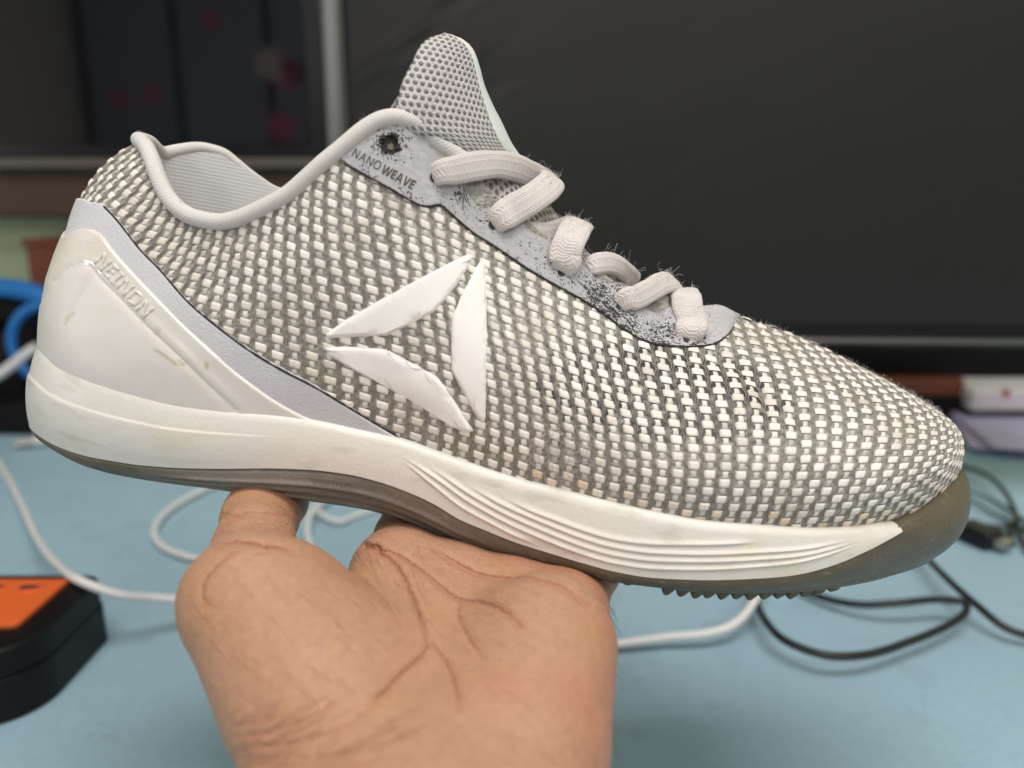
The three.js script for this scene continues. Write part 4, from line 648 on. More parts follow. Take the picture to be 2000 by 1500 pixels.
// ================================================================ the hand (left, palm up, fingers under the sole)
{
  const D = atDepth, mm = 0.001, groundY = (x) => { let i = 0; while (i < NM - 40 && railGroundX[i + 1] < x) i++; return outL[i][OR + 1].y; };
  const railGroundX = outL.map((r) => r[OR + 1].x);
  const under = (x, z, r) => toW(V3(x, groundY(x) - r - 0.0006, z));         // joint lying against the sole
  const xL = (px, py) => onZ(px, py, 0.03).x;
  // bones: [a, ra, b, rb]
  const B = [];
  const bone = (a, ra, b, rb) => B.push([a, ra * mm, b, rb * mm]);
  const W = [D(735, 1600, 0.158), D(820, 1610, 0.160), D(912, 1600, 0.160)];
  const M = [D(775, 1122, 0.2175), D(885, 1155, 0.2165), D(998, 1182, 0.214), D(1095, 1212, 0.208)];
  const mr = [12.5, 12.5, 12.5, 12.3];
  bone(W[0], 21, M[0], mr[0]); bone(W[1], 22, M[1], mr[1]); bone(W[2], 21, M[2], mr[2]); bone(W[2], 20, M[3], mr[3]);
  bone(W[0], 21, D(735, 1760, 0.145), 23); bone(W[2], 21, D(915, 1760, 0.147), 23); bone(W[1], 22, D(815, 1760, 0.146), 25); bone(D(815, 1760, 0.146), 25, V3(0.0, 0.062, 0.075), 31); bone(D(735, 1760, 0.145), 23, V3(-0.014, 0.060, 0.075), 28); bone(D(915, 1760, 0.147), 23, V3(0.012, 0.060, 0.075), 28);
  bone(D(645, 1430, 0.168), 18.5, D(500, 1190, 0.184), 16.5); bone(D(640, 1330, 0.178), 20, D(560, 1200, 0.190), 16);                 // ball of the thumb
  bone(D(1030, 1440, 0.169), 18, D(1070, 1260, 0.188), 16.5);                                                                   // heel of the hand
  const tb = [D(478, 1165, 0.186), D(497, 1068, 0.206), D(508, 1012, 0.2235), null];
  const xt = xL(505, 985); tb[3] = under(xt + 0.002, 0.012, 0.0092);
  bone(tb[0], 14.8, tb[1], 9.6); bone(tb[1], 9.9, tb[2], 10.0); bone(tb[2], 9.8, tb[3], 8.8);
  const fx = [xL(800, 1030), xL(905, 1075), xL(1035, 1105), xL(1158, 1130)], lens = [0.90, 1.0, 0.94, 0.78], fr = [9.2, 9.4, 9.0, 8.2];
  fx.forEach((x, k) => { const L = lens[k], a = under(x, 0.020, (fr[k] + 0.8) * mm), b = under(x - 0.002, 0.020 - 0.026 * L, fr[k] * mm), c = under(x - 0.004, 0.020 - 0.046 * L, (fr[k] - 1) * mm); bone(M[k], mr[k] - 1, a, fr[k] + 1); bone(a, fr[k] + 0.9, b, fr[k]); bone(b, fr[k], c, fr[k] - 1.2); });
  const sub = [];   // pale hollows
  const smin = (a, b, k) => { const h = Math.max(k - Math.abs(a - b), 0) / k; return Math.min(a, b) - h * h * k * 0.25; };
  const pa = V3(), ba = V3();
  const cone = (p, [a, ra, b, rb]) => { pa.copy(p).sub(a); ba.copy(b).sub(a); const h = clamp(pa.dot(ba) / ba.lengthSq(), 0, 1); return pa.addScaledVector(ba, -h).length() - lerp(ra, rb, h); };
  const nF = B.length - 12, sdf = (p) => { let d = 1e3; for (let i = 0; i < B.length - 12; i++) d = smin(d, cone(p, B[i]), i < 13 ? 0.010 : 0.0045); for (let k = 0; k < 4; k++) { let f = 1e3; for (let m = 0; m < 3; m++) f = smin(f, cone(p, B[B.length - 12 + k * 3 + m]), 0.004); d = smin(d, f, 0.0055); } return d; };
  // surface nets
  const lo = V3(1e9, 1e9, 1e9), hi = V3(-1e9, -1e9, -1e9); for (const [a, ra, b, rb] of B) { lo.min(a.clone().subScalar(ra + 0.004)); lo.min(b.clone().subScalar(rb + 0.004)); hi.max(a.clone().addScalar(ra + 0.004)); hi.max(b.clone().addScalar(rb + 0.004)); }
  const h = 0.00092, nx = Math.ceil((hi.x - lo.x) / h), ny = Math.ceil((hi.y - lo.y) / h), nz = Math.ceil((hi.z - lo.z) / h);
  const val = new Float32Array((nx + 1) * (ny + 1) * (nz + 1)), at = (i, j, k) => (k * (ny + 1) + j) * (nx + 1) + i, p = V3();
  // coarse pass first, so that far cells are not evaluated
  const cs = 8, cache = new Map();
  for (let k = 0; k <= nz; k++) for (let j = 0; j <= ny; j++) for (let i = 0; i <= nx; i++) {
    const ci = Math.floor(i / cs), cj = Math.floor(j / cs), ck = Math.floor(k / cs), key = (ck * 512 + cj) * 512 + ci; let c = cache.get(key);
    if (c === undefined) { p.set(lo.x + (ci + 0.5) * cs * h, lo.y + (cj + 0.5) * cs * h, lo.z + (ck + 0.5) * cs * h); c = sdf(p); cache.set(key, c); }
    if (Math.abs(c) > cs * h * 0.9 + 0.004) { val[at(i, j, k)] = c; continue; }
    p.set(lo.x + i * h, lo.y + j * h, lo.z + k * h); val[at(i, j, k)] = sdf(p);
  }
  const vid = new Int32Array(val.length).fill(-1), P = [], idx = [];
  const co = [[0, 0, 0], [1, 0, 0], [0, 1, 0], [1, 1, 0], [0, 0, 1], [1, 0, 1], [0, 1, 1], [1, 1, 1]], ed = [[0, 1], [2, 3], [4, 5], [6, 7], [0, 2], [1, 3], [4, 6], [5, 7], [0, 4], [1, 5], [2, 6], [3, 7]];
  for (let k = 0; k < nz; k++) for (let j = 0; j < ny; j++) for (let i = 0; i < nx; i++) {
    const v = co.map(([a, b, c]) => val[at(i + a, j + b, k + c)]); let neg = 0; for (const q of v) if (q < 0) neg++; if (neg === 0 || neg === 8) continue;
    let x = 0, y = 0, z = 0, n = 0; for (const [a, b] of ed) if ((v[a] < 0) !== (v[b] < 0)) { const t = v[a] / (v[a] - v[b]); x += lerp(co[a][0], co[b][0], t); y += lerp(co[a][1], co[b][1], t); z += lerp(co[a][2], co[b][2], t); n++; }
    vid[at(i, j, k)] = P.length; P.push(V3(lo.x + (i + x / n) * h, lo.y + (j + y / n) * h, lo.z + (k + z / n) * h));
  }
  const quad = (a, b, c, d, flip) => { if (a < 0 || b < 0 || c < 0 || d < 0) return; if (flip) idx.push(a, c, b, a, d, c); else idx.push(a, b, c, a, c, d); };
  for (let k = 1; k < nz; k++) for (let j = 1; j < ny; j++) for (let i = 1; i < nx; i++) {
    const s = val[at(i, j, k)] < 0;
    if (s !== (val[at(i + 1, j, k)] < 0)) quad(vid[at(i, j - 1, k - 1)], vid[at(i, j, k - 1)], vid[at(i, j, k)], vid[at(i, j - 1, k)], !s);
    if (s !== (val[at(i, j + 1, k)] < 0)) quad(vid[at(i - 1, j, k - 1)], vid[at(i - 1, j, k)], vid[at(i, j, k)], vid[at(i, j, k - 1)], !s);
    if (s !== (val[at(i, j, k + 1)] < 0)) quad(vid[at(i - 1, j - 1, k)], vid[at(i, j - 1, k)], vid[at(i, j, k)], vid[at(i - 1, j, k)], !s);
  }
  // creases (traced on the palm side), depth in mm, half width in photo pixels
  const crease = (pts, dep, w) => ({ pl: polySpline(pts, 40).map((q) => [q.x, q.y]), dep: dep * mm, w: w * 1.15 });
  const creases = [
    crease([[690, 1072], [705, 1062], [740, 1075], [780, 1110], [805, 1160], [825, 1210], [840, 1250]], 1.1, 5), crease([[840, 1250], [830, 1275], [790, 1310], [750, 1350], [722, 1374]], 0.7, 5), crease([[842, 1252], [875, 1300], [890, 1340], [897, 1385]], 0.6, 5),
    crease([[710, 1065], [775, 1082], [830, 1118], [870, 1150], [900, 1170], [945, 1177], [985, 1195], [1015, 1222]], 0.9, 5), crease([[900, 1170], [897, 1205], [915, 1245], [940, 1282]], 0.5, 4.5), crease([[650, 1110], [700, 1125], [750, 1168], [790, 1230]], 0.35, 6),
    crease([[850, 1072], [925, 1115], [975, 1127], [1040, 1130], [1100, 1146], [1150, 1180]], 0.9, 6), crease([[418, 1066], [465, 1058], [510, 1065], [570, 1074]], 1.0, 6), crease([[398, 1190], [398, 1140], [425, 1103], [465, 1075]], 0.5, 5),
    crease([[440, 1010], [500, 1000], [560, 1008]], 0.4, 5), crease([[462, 1440], [525, 1432], [590, 1408], [650, 1372]], 0.5, 4), crease([[470, 1462], [560, 1452], [640, 1430], [700, 1400], [760, 1352]], 0.5, 4), crease([[474, 1480], [600, 1478], [700, 1462], [790, 1432]], 0.55, 4), crease([[455, 1418], [510, 1410], [560, 1390]], 0.35, 3.5), crease([[620, 1340], [660, 1300], [690, 1255]], 0.25, 5), crease([[560, 1400], [600, 1340], [650, 1290]], 0.2, 5), crease([[480, 1494], [640, 1496], [760, 1484]], 0.4, 4), crease([[1050, 1300], [1090, 1330], [1130, 1340]], 0.2, 6)];
  const g = new THREE.BufferGeometry(); const arr = new Float32Array(P.length * 3); P.forEach((q, i) => q.toArray(arr, i * 3)); g.setAttribute('position', new THREE.BufferAttribute(arr, 3)); g.setIndex(idx); g.computeVertexNormals();
  const UVS = 0.20, N = g.attributes.normal, col = new Float32Array(P.length * 3), uv = new Float32Array(P.length * 2), origin = W[1].clone();
  const ax = M[3].clone().sub(M[0]).normalize(), ay = M[1].clone().sub(W[1]).normalize();
  P.forEach((q, i) => {
    const n = V3(N.getX(i), N.getY(i), N.getZ(i)), [px, py] = projW(q), facing = n.dot(camP.clone().sub(q).normalize()); let dis = 0, red = 0;
    if (facing > 0.05) for (const c of creases) { const d = distPoly(c.pl, px, py); if (d < c.w * 4) { const e = Math.exp(-((d / c.w) ** 2)); dis -= c.dep * 0.75 * e * sstep(0.05, 0.3, facing); dis += c.dep * 0.10 * Math.exp(-(((d - c.w * 2.2) / c.w) ** 2)); red = Math.max(red, 0.5 * e * Math.min(1, c.dep * 1400)); } }
    const lumps = 0.0011 * (fbm(q.x * 55, q.y * 55, q.z * 55, 2) - 0.5) + 0.0003 * (fbm(q.x * 210, q.y * 210, q.z * 210, 3) - 0.5);
    dis += lumps; q.addScaledVector(n, dis).toArray(arr, i * 3);
    // skin tone: pink and yellowish blotches, redder in folds and at the finger roots
    const a = fbm(q.x * 38 + 4, q.y * 38, q.z * 38, 4), b = fbm(q.x * 90, q.y * 90 + 7, q.z * 90, 3), f = fbm(q.x * 700, q.y * 700, q.z * 700, 2);
    const side = q.clone().sub(origin).dot(ax), pink = sstep(0.46, 0.66, a + 2.2 * side) * 0.9 + red * 0.7, yel = sstep(0.52, 0.7, b) * 0.6, mot = 0.90 + 0.20 * f;
    let c = [0.475, 0.257, 0.158]; c = c.map((v, k) => v * mot * (1 + pink * [0.03, -0.13, -0.12][k]) * (1 + yel * [0.02, 0.03, -0.12][k]) * (1 - red * [0.06, 0.14, 0.14][k]));
    col.set(c, i * 3); const dd = q.clone().sub(origin); uv[i * 2] = 0.5 + dd.dot(ax) / UVS; uv[i * 2 + 1] = 0.30 + dd.dot(ay) / UVS;
    arr[i * 3] -= origin.x; arr[i * 3 + 1] -= origin.y; arr[i * 3 + 2] -= origin.z;
  });
  g.setAttribute('color', new THREE.BufferAttribute(col, 3)); g.setAttribute('uv', new THREE.BufferAttribute(uv, 2)); g.computeVertexNormals();
  // palm lines drawn in hand coordinates: each traced point takes the uv of the skin there
  const cell = new Map(); P.forEach((q, i) => { const n = V3(g.attributes.normal.getX(i), g.attributes.normal.getY(i), g.attributes.normal.getZ(i)), w = V3(arr[i * 3], arr[i * 3 + 1], arr[i * 3 + 2]).add(origin), [px, py, d] = projW(w); if (n.dot(camP.clone().sub(w)) <= 0) return; const key = Math.floor(px / 8) + ',' + Math.floor(py / 8), o = cell.get(key); if (!o || d < o[0]) cell.set(key, [d, i, px, py]); });
  const uvAt = (px, py) => { let best = null, bd = 1e9; for (let dy = -3; dy <= 3; dy++) for (let dx = -3; dx <= 3; dx++) { const o = cell.get((Math.floor(px / 8) + dx) + ',' + (Math.floor(py / 8) + dy)); if (o) { const e = (o[2] - px) ** 2 + (o[3] - py) ** 2; if (e < bd) { bd = e; best = o; } } } if (!best) return null; const i = best[1]; let U = uv[i * 2], V = uv[i * 2 + 1]; // first-order correction to the exact pixel
    const k = best[0] / FPX / UVS; U += (px - best[2]) * k * 0.95; V -= (py - best[3]) * k * 1.05; return [U, V]; };
  const TS = 2048, cv = document.createElement('canvas'); cv.width = cv.height = TS; const cx = cv.getContext('2d'); cx.fillStyle = '#ffffff'; cx.fillRect(0, 0, TS, TS); cx.lineCap = cx.lineJoin = 'round';
  const draw = (pl, width, alpha) => { let prev = null, n = pl.length; for (let k = 0; k < n; k++) { const t = uvAt(pl[k][0], pl[k][1]); if (!t) { prev = null; continue; } const taper = Math.min(1, 4 * Math.min(k, n - 1 - k) / n + 0.25), q = [t[0] * TS, (1 - t[1]) * TS]; if (prev && Math.hypot(q[0] - prev[0], q[1] - prev[1]) < 120) { cx.strokeStyle = 'rgba(0,0,0,' + alpha * taper + ')'; cx.lineWidth = width * (0.5 + 0.5 * taper); cx.beginPath(); cx.moveTo(...prev); cx.lineTo(...q); cx.stroke(); } prev = q; } };
  for (const c of creases) { const k = c.dep / mm; if (k < 0.3) continue; const s = Math.min(1, k) * (c.pl[0][1] > 1400 ? 0.6 : 1); draw(c.pl, 10, 0.05 * s); draw(c.pl, 5.5, 0.13 * s); draw(c.pl, 2.8, 0.30 * s); }
  const rr = rng(19), wl = (x, y, len, ang, bend, w, al) => { const pl = []; for (let k = 0; k <= 14; k++) { const t = k / 14 - 0.5; pl.push([x + Math.cos(ang) * len * t + Math.sin(ang) * bend * (4 * t * t - 0.5) + (rr() - 0.5) * 1.6, y + Math.sin(ang) * len * t - Math.cos(ang) * bend * (4 * t * t - 0.5) + (rr() - 0.5) * 1.6]); } draw(pl, w, al); };
  for (let k = 0; k < 70; k++) { const y = 1380 + rr() * 125, x = 470 + rr() * 330; wl(x, y, 50 + rr() * 130, -0.28 - 0.25 * rr() + (1500 - y) * -0.0012, 6 * (rr() - 0.3), 2.2 + 1.6 * rr(), 0.06 + 0.15 * rr()); }         // wrist
  for (let k = 0; k < 60; k++) { const x = 380 + rr() * 380, y = 1130 + rr() * 280; wl(x, y, 30 + rr() * 90, 0.75 + 0.4 * (rr() - 0.5), 5 * (rr() - 0.5), 2.2 + rr(), 0.05 + 0.09 * rr()); }   // ball of the thumb
  for (let k = 0; k < 60; k++) { const x = 800 + rr() * 370, y = 1150 + rr() * 340; wl(x, y, 30 + rr() * 110, 0.55 + 0.8 * (rr() - 0.5), 6 * (rr() - 0.5), 2.2 + rr(), 0.04 + 0.09 * rr()); }
  for (let k = 0; k < 26; k++) { const x = 660 + rr() * 180, y = 1080 + rr() * 150; wl(x, y, 30 + rr() * 60, 0.9 + 0.6 * (rr() - 0.5), 4, 2.4, 0.08 + 0.12 * rr()); }
  for (let k = 0; k < 26; k++) { const x = 430 + rr() * 130, y = 990 + rr() * 90; wl(x, y, 24 + rr() * 50, 0.1 + 0.5 * (rr() - 0.5), 3, 2.4, 0.08 + 0.12 * rr()); }
  const px2 = cx.getImageData(0, 0, TS, TS).data;
  const lineAt = (x, y) => px2[((TS - 1 - y) * TS + x) * 4] / 255;
  const skinBump = dataTex(TS, TS, (u, v, x, y) => lineAt(x, y) * 0.72 + 0.28 * (0.5 * noise(x * 0.30, y * 0.30, 3) + 0.3 * noise(x * 0.12, y * 0.12, 5) + 0.2 * noise(x * 0.7, y * 0.7, 7)), false, false);
  const skinMap = dataTex(TS, TS, (u, v, x, y) => { const k = 1 - lineAt(x, y), m = 0.965 + 0.035 * noise(x * 0.1, y * 0.1, 9) + 0.02 * (noise(x * 0.4, y * 0.4, 11) - 0.5); return [m * (1 - 0.10 * k), m * (1 - 0.24 * k), m * (1 - 0.26 * k)]; }, true, false);
  const hand = new THREE.Group(); hand.name = 'person'; hand.position.copy(origin); scene.add(hand);
  tag(hand, 'bare left hand with open palm holding up the shoe from below', 'person');
  mesh('hand', g, phys({ vertexColors: true, roughness: 0.52, map: skinMap, bumpMap: skinBump, bumpScale: 0.0010, sheen: 0.15, sheenRoughness: 0.5, sheenColor: lin(0.9, 0.5, 0.4) }), hand);
  // thumb nail, seen edge-on at the far side of the tip
  { const dir = tb[3].clone().sub(tb[2]).normalize(), left = V3(-1, 0, 0); left.addScaledVector(dir, -left.dot(dir)).normalize(); const up = dir.clone().cross(left); const rows = []; for (let i = 0; i <= 8; i++) { const f = i / 8, row = []; for (let j = 0; j <= 8; j++) { const a = (j / 8 - 0.5) * 1.7; row.push(tb[2].clone().lerp(tb[3], 0.15 + 0.75 * f).addScaledVector(left, Math.cos(a) * 0.0108).addScaledVector(up, Math.sin(a) * 0.0104).sub(origin)); } rows.push(row); } mesh('thumb_nail', gridGeo(rows), phys({ color: lin(0.66, 0.43, 0.36), roughness: 0.3, side: THREE.DoubleSide }), hand); }
  // hairs on the little-finger edge
  const r = rng(71), hs = [], rim = []; P.forEach((q, i) => { if (i % 7) return; const [px, py] = projW(q); if (px > 1130 && py > 1140 && py < 1490) { const n = V3(g.attributes.normal.getX(i), g.attributes.normal.getY(i), g.attributes.normal.getZ(i)); if (Math.abs(n.dot(camP.clone().sub(q).normalize())) < 0.12) rim.push([V3(arr[i * 3], arr[i * 3 + 1], arr[i * 3 + 2]), n]); } });
  for (let k = 0; k < 44 && rim.length; k++) { const [q, n] = rim[Math.floor(r() * rim.length)], pts = [q.clone().addScaledVector(n, -0.0003)]; let d = n.clone().multiplyScalar(0.7).add(V3(0.1, -0.6 - 0.5 * r(), 0.2 * (r() - 0.5))); for (let m = 1; m < 5; m++) { d.add(V3(-0.05, -0.12, (r() - 0.5) * 0.2)); pts.push(pts[m - 1].clone().addScaledVector(d.clone().normalize(), 0.0006 + 0.0008 * r())); } hs.push(new THREE.TubeGeometry(new THREE.CatmullRomCurve3(pts), 8, 0.000028, 3)); }
  const hm = mesh('arm_hair', mergeGeometries(hs), std({ color: lin(0.03, 0.02, 0.015), roughness: 0.7 }), hand); hm.userData.kind = 'stuff';
}
// ================================================================ room shell (gives the bounced light and what the screens mirror)
{
  const box = (name, x0, x1, y0, y1, z0, z1, m) => structure(mesh(name, new THREE.BoxGeometry(x1 - x0, y1 - y0, z1 - z0).translate((x0 + x1) / 2, (y0 + y1) / 2, (z0 + z1) / 2), m));
  const plaster = dataTex(256, 256, (u, v) => 0.5 * wrapFbm(u, v, 8, 81, 4) + 0.5 * wrapNoise(u, v, 64, 83));
  const green = std({ color: lin(0.60, 0.70, 0.46), roughness: 0.8, bumpMap: texRepeat(plaster, 3, 2), bumpScale: 0.001 }), cream = std({ color: lin(0.62, 0.60, 0.55), roughness: 0.85 });
  box('wall_back', -1.9, 1.9, -0.75, 1.7, -1.02, -0.935, green);
  box('wall_left', -1.98, -1.9, -0.75, 1.7, -0.935, 2.2, cream); box('wall_right', 1.9, 1.98, -0.75, 1.7, -0.935, 2.2, cream); box('wall_rear', -1.9, 1.9, -0.75, 1.7, 2.2, 2.28, cream);
  box('ceiling', -1.9, 1.9, 1.7, 1.78, -0.935, 2.2, std({ color: lin(0.8, 0.79, 0.76), roughness: 0.9 })); box('floor', -1.9, 1.9, -0.83, -0.75, -0.935, 2.2, std({ color: lin(0.28, 0.25, 0.22), roughness: 0.7 }));
}
// ================================================================ desk with a pale blue cover
{
  const n = 150, rows = []; for (let i = 0; i <= n; i++) { const row = []; for (let j = 0; j <= n; j++) { const x = lerp(-0.95, 0.95, i / n), z = lerp(-0.93, 0.30, j / n); row.push(V3(x, 0.0022 * (fbm(x * 7 + 3 + z * 3, z * 6 + 1, 0, 3) - 0.55) + 0.0010 * (fbm(x * 18, z * 22, 4, 2) - 0.5), z)); } rows.push(row); }
  const cover = dataTex(512, 512, (u, v) => { const n = 0.96 + 0.06 * wrapFbm(u, v, 6, 91, 4) + 0.03 * (wrapNoise(u, v, 200, 95) - 0.5), d = wrapFbm(u, v, 24, 97, 4) > 0.70 ? 0.97 : 1; return [0.610 * n * d, 0.728 * n * d, 0.788 * n * d]; }, true);
  const top = mesh('desk_surface', gridGeo(rows, { uv: (i, j) => [rows[i][j].x * 2.2, rows[i][j].z * 2.2] }), std({ map: cover, roughness: 0.55, bumpMap: texRepeat(grainTex, 3, 3), bumpScale: 0.0003, side: THREE.DoubleSide })); structure(top);
  structure(mesh('desk_body', new THREE.BoxGeometry(1.88, 0.03, 1.22).translate(0, -0.022, -0.32), std({ color: lin(0.2, 0.12, 0.07), roughness: 0.5 })));
}
const matBlack = phys({ color: lin(0.006, 0.006, 0.007), roughness: 0.34, specularIntensity: 0.7 }), matBlackSoft = phys({ color: lin(0.007, 0.0065, 0.0075), roughness: 0.7, specularIntensity: 0.35 });
const woodTex = (a, b, seed) => dataTex(256, 256, (u, v) => { const n = wrapFbm(u, v, 4, seed, 4), g = 0.5 + 0.5 * Math.sin((v * 26 + n * 6) * 6.283), k = 0.55 * g + 0.45 * wrapNoise(u * 0.25, v, 128, seed + 3); return a.map((c, i) => lerp(c, b[i], k)); }, true);
const matWood = phys({ map: woodTex([0.22, 0.15, 0.10], [0.29, 0.20, 0.14], 101), roughness: 0.5 }), matWoodRed = phys({ map: woodTex([0.40, 0.19, 0.10], [0.48, 0.25, 0.14], 105), roughness: 0.35 });
const boxAt = (w, h, d, r = 0.004) => new RoundedBoxGeometry(w, h, d, 3, r);
const group = (name, p, label, cat, grp) => { const g = new THREE.Group(); g.name = numbered(name); g.position.copy(p); scene.add(g); tag(g, label, cat, grp); return g; };
const put = (name, geo, mat, parent, x, y, z, label) => { const m = mesh(name, geo, mat, parent, label); m.position.set(x, y, z); return m; };

// ---------------------------------------------------------------- television on a wooden shelf (left)
{
  const z = -0.86, rb = atZ(668, 312, z), lt = -1.18, right = rb.x + 0.008, bottom = rb.y;            // glossy dark screen, metal edge on its right
  const w = right - lt, hgt = 0.62, tv = group('television', V3((lt + right) / 2, bottom, z), 'glossy dark television with a silver edge on the wooden shelf', 'television');
  put('television_body', boxAt(w, hgt, 0.05, 0.006), matBlack, tv, 0, hgt / 2, -0.03);
  put('screen', new THREE.BoxGeometry(w - 0.05, hgt - 0.02, 0.004), phys({ color: lin(0.006, 0.006, 0.008), roughness: 0.035, ior: 1.75 }), tv, -0.018, hgt / 2 + 0.006, -0.003);
  put('side_trim', new RoundedBoxGeometry(0.020, hgt, 0.014, 4, 0.006), phys({ color: lin(0.22, 0.23, 0.23), roughness: 0.35, metalness: 0.8 }), tv, w / 2 - 0.012, hgt / 2, 0.000, 'brushed silver edge of the television');
  put('bottom_trim', boxAt(w, 0.012, 0.014, 0.004), phys({ color: lin(0.10, 0.085, 0.07), roughness: 0.35 }), tv, 0, -0.004, 0.000);
  const sTop = atZ(300, 348, z).y, sBot = atZ(300, 428, z).y, sh = group('wooden_shelf', V3(-0.62, sBot, z), 'dark brown wooden shelf under the television', 'shelf');
  put('shelf_board', boxAt(1.12, sTop - sBot - 0.003, 0.066, 0.004), matWood, sh, 0, (sTop - sBot) / 2, -0.035);
  put('shelf_ledge', boxAt(1.12, 0.006, 0.070, 0.002), matWood, sh, 0, sTop - sBot - 0.001, -0.036);
  const wa = atZ(46, 474, -0.87), wb = atZ(190, 560, -0.87), st = group('wooden_stand', V3((wa.x + wb.x) / 2, 0, -0.90), 'reddish brown wooden block behind the headphones', 'wooden stand');
  put('block', boxAt(wb.x - wa.x, wa.y, 0.06, 0.004), matWoodRed, st, 0, wa.y / 2, 0); put('block_cap', boxAt(wb.x - wa.x + 0.006, 0.008, 0.066, 0.003), matWoodRed, st, 0, wa.y, 0);
  for (const sx of [-0.45, 0.45]) put('shelf_leg', boxAt(0.03, sBot, 0.03, 0.003), matWood, sh, sx, -sBot / 2, -0.055);
}
// ---------------------------------------------------------------- black monitor (right)
{
  const z = -0.56, lb = atZ(694, 676, z), w = 0.62, yb = lb.y, hgt = 0.36, mon = group('monitor', V3(lb.x + w / 2, yb, z), 'large switched off black monitor with wiped smears on its screen', 'monitor');
  mon.rotation.y = -0.035;
  const smear = dataTex(1024, 1024, (u, v) => { const a = Math.exp(-(((u - 0.10) / 0.22) ** 2) - (((v - 0.52) / 0.30) ** 2)), s = u * 0.72 - v * 0.7, t = u * 0.7 + v * 0.72, k = noise(s * 150, t * 11, 2), m = noise(s * 44, t * 5, 5), d = noise(u * 300, v * 300, 9); return [0, 0.36 + 0.05 * (fbm(u * 9, v * 9, 3, 3) - 0.5) + a * 0.34 * sstep(0.52, 0.95, k * 0.6 + m * 0.5) + 0.05 * d, 0]; }, false, false);
  const dust = dataTex(1024, 1024, (u, v, x, y) => { const a = Math.exp(-(((u - 0.10) / 0.24) ** 2) - (((v - 0.55) / 0.34) ** 2)), s = u * 0.72 - v * 0.7, t = u * 0.7 + v * 0.72, k = a * sstep(0.60, 0.95, noise(s * 150, t * 9, 2) * 0.6 + noise(s * 44, t * 5, 5) * 0.5), sp = hash3(x, y, 4) > 0.9985 ? 0.06 : 0, b = 0.105 + 0.055 * k + sp; return [b, b * 0.985, b * 0.96]; }, true, false);
  put('screen', new THREE.BoxGeometry(w - 0.012, hgt - 0.020, 0.003), phys({ map: dust, roughnessMap: smear, roughness: 1.15, specularIntensity: 0.8 }), mon, 0, hgt / 2 + 0.008, 0.0035);
  put('bezel', boxAt(w, hgt, 0.012, 0.004), matBlack, mon, 0, hgt / 2, -0.005); put('back_shell', boxAt(w * 0.6, hgt * 0.6, 0.04, 0.012), matBlack, mon, 0, hgt / 2, -0.028);
  put('bottom_trim', boxAt(w, 0.0042, 0.008, 0.0018), phys({ color: lin(0.09, 0.085, 0.08), roughness: 0.3 }), mon, 0, 0.0052, 0.0040, 'thin grey lower edge of the monitor');
  put('stand_neck', boxAt(0.07, yb + 0.12, 0.03, 0.006), matBlack, mon, 0.0, (0.12 - yb) / 2, -0.05); put('stand_foot', boxAt(0.24, 0.012, 0.17, 0.005), matBlack, mon, 0, -yb + 0.008, -0.04);
}
// ---------------------------------------------------------------- things on the desk behind the shoe
{
  const pr = atZ(1885, 742, -0.80), hub = group('black_box', V3(pr.x + 0.02, 0, -0.885), 'low black box under the monitor', 'box');
  put('case', boxAt(0.80, atZ(1800, 676, -0.85).y, 0.07, 0.008), matBlackSoft, hub, 0, atZ(1800, 676, -0.85).y / 2 + 0.001, 0);
  const a = atZ(1755, 742, -0.81), b = atZ(1884, 775, -0.81), wood = group('wooden_strip', V3((a.x + b.x) / 2 - 0.02, 0, -0.82), 'dark red brown strip of wood leaning below the monitor', 'wood'); put('strip', boxAt(b.x - a.x + 0.04, a.y - b.y, 0.02, 0.003), matWoodRed, wood, 0, (a.y + b.y) / 2, 0); put('strip_base', boxAt(b.x - a.x + 0.05, b.y, 0.03, 0.003), matBlackSoft, wood, 0, b.y / 2, 0);
  // white packet with a red dot, lying on a dark folder; lilac sheets in front
  const c = atZ(1890, 756, -0.80), d = atZ(2030, 802, -0.80), pk = group('white_packet', V3((c.x + d.x) / 2 + 0.03, 0, -0.82), 'white packet with a red dot at the end of the desk', 'packet');
  put('packet', boxAt(d.x - c.x + 0.06, c.y - d.y, 0.06, 0.006), std({ color: lin(0.70, 0.66, 0.70), roughness: 0.5 }), pk, 0, (c.y + d.y) / 2, 0); put('dark_base', boxAt(d.x - c.x + 0.07, d.y, 0.07, 0.003), matBlackSoft, pk, 0, d.y / 2, 0);
  const dot = new THREE.CylinderGeometry(0.0045, 0.0045, 0.001, 20); dot.rotateX(Math.PI / 2); const dp = atZ(1966, 768, -0.789); put('red_dot', dot, std({ color: lin(0.45, 0.09, 0.09), roughness: 0.6 }), pk, dp.x - pk.position.x, dp.y, 0.0305);
  [[-0.022, 0.0045, 0.0], [-0.014, 0.0075, 0.12]].forEach(([dx, y, turn], k) => { const p = atY(1975, 852, 0.004), s = group('lilac_sheet', V3(p.x + 0.045 + dx, y, p.z - 0.01), k ? 'lilac plastic sleeve lying on top of another' : 'lilac plastic sleeve lying on the desk under another', 'sleeve', 'lilac sleeves at the end of the desk'); const rows = []; for (let i = 0; i <= 14; i++) { const row = []; for (let j = 0; j <= 10; j++) { const x = (i / 14 - 0.5) * 0.13, z = (j / 10 - 0.5) * 0.16; row.push(V3(x, 0.004 * Math.max(0, -x * 8) * (1 + Math.sin(z * 30)) * 0.5 + 0.0012 * fbm(x * 30, z * 30, k, 2), z)); } rows.push(row); } const m = mesh('sheet', gridGeo(rows), phys({ color: lin(0.58, 0.52, 0.80), roughness: 0.35, side: THREE.DoubleSide }), s); s.rotation.y = -0.35 + turn; });
}
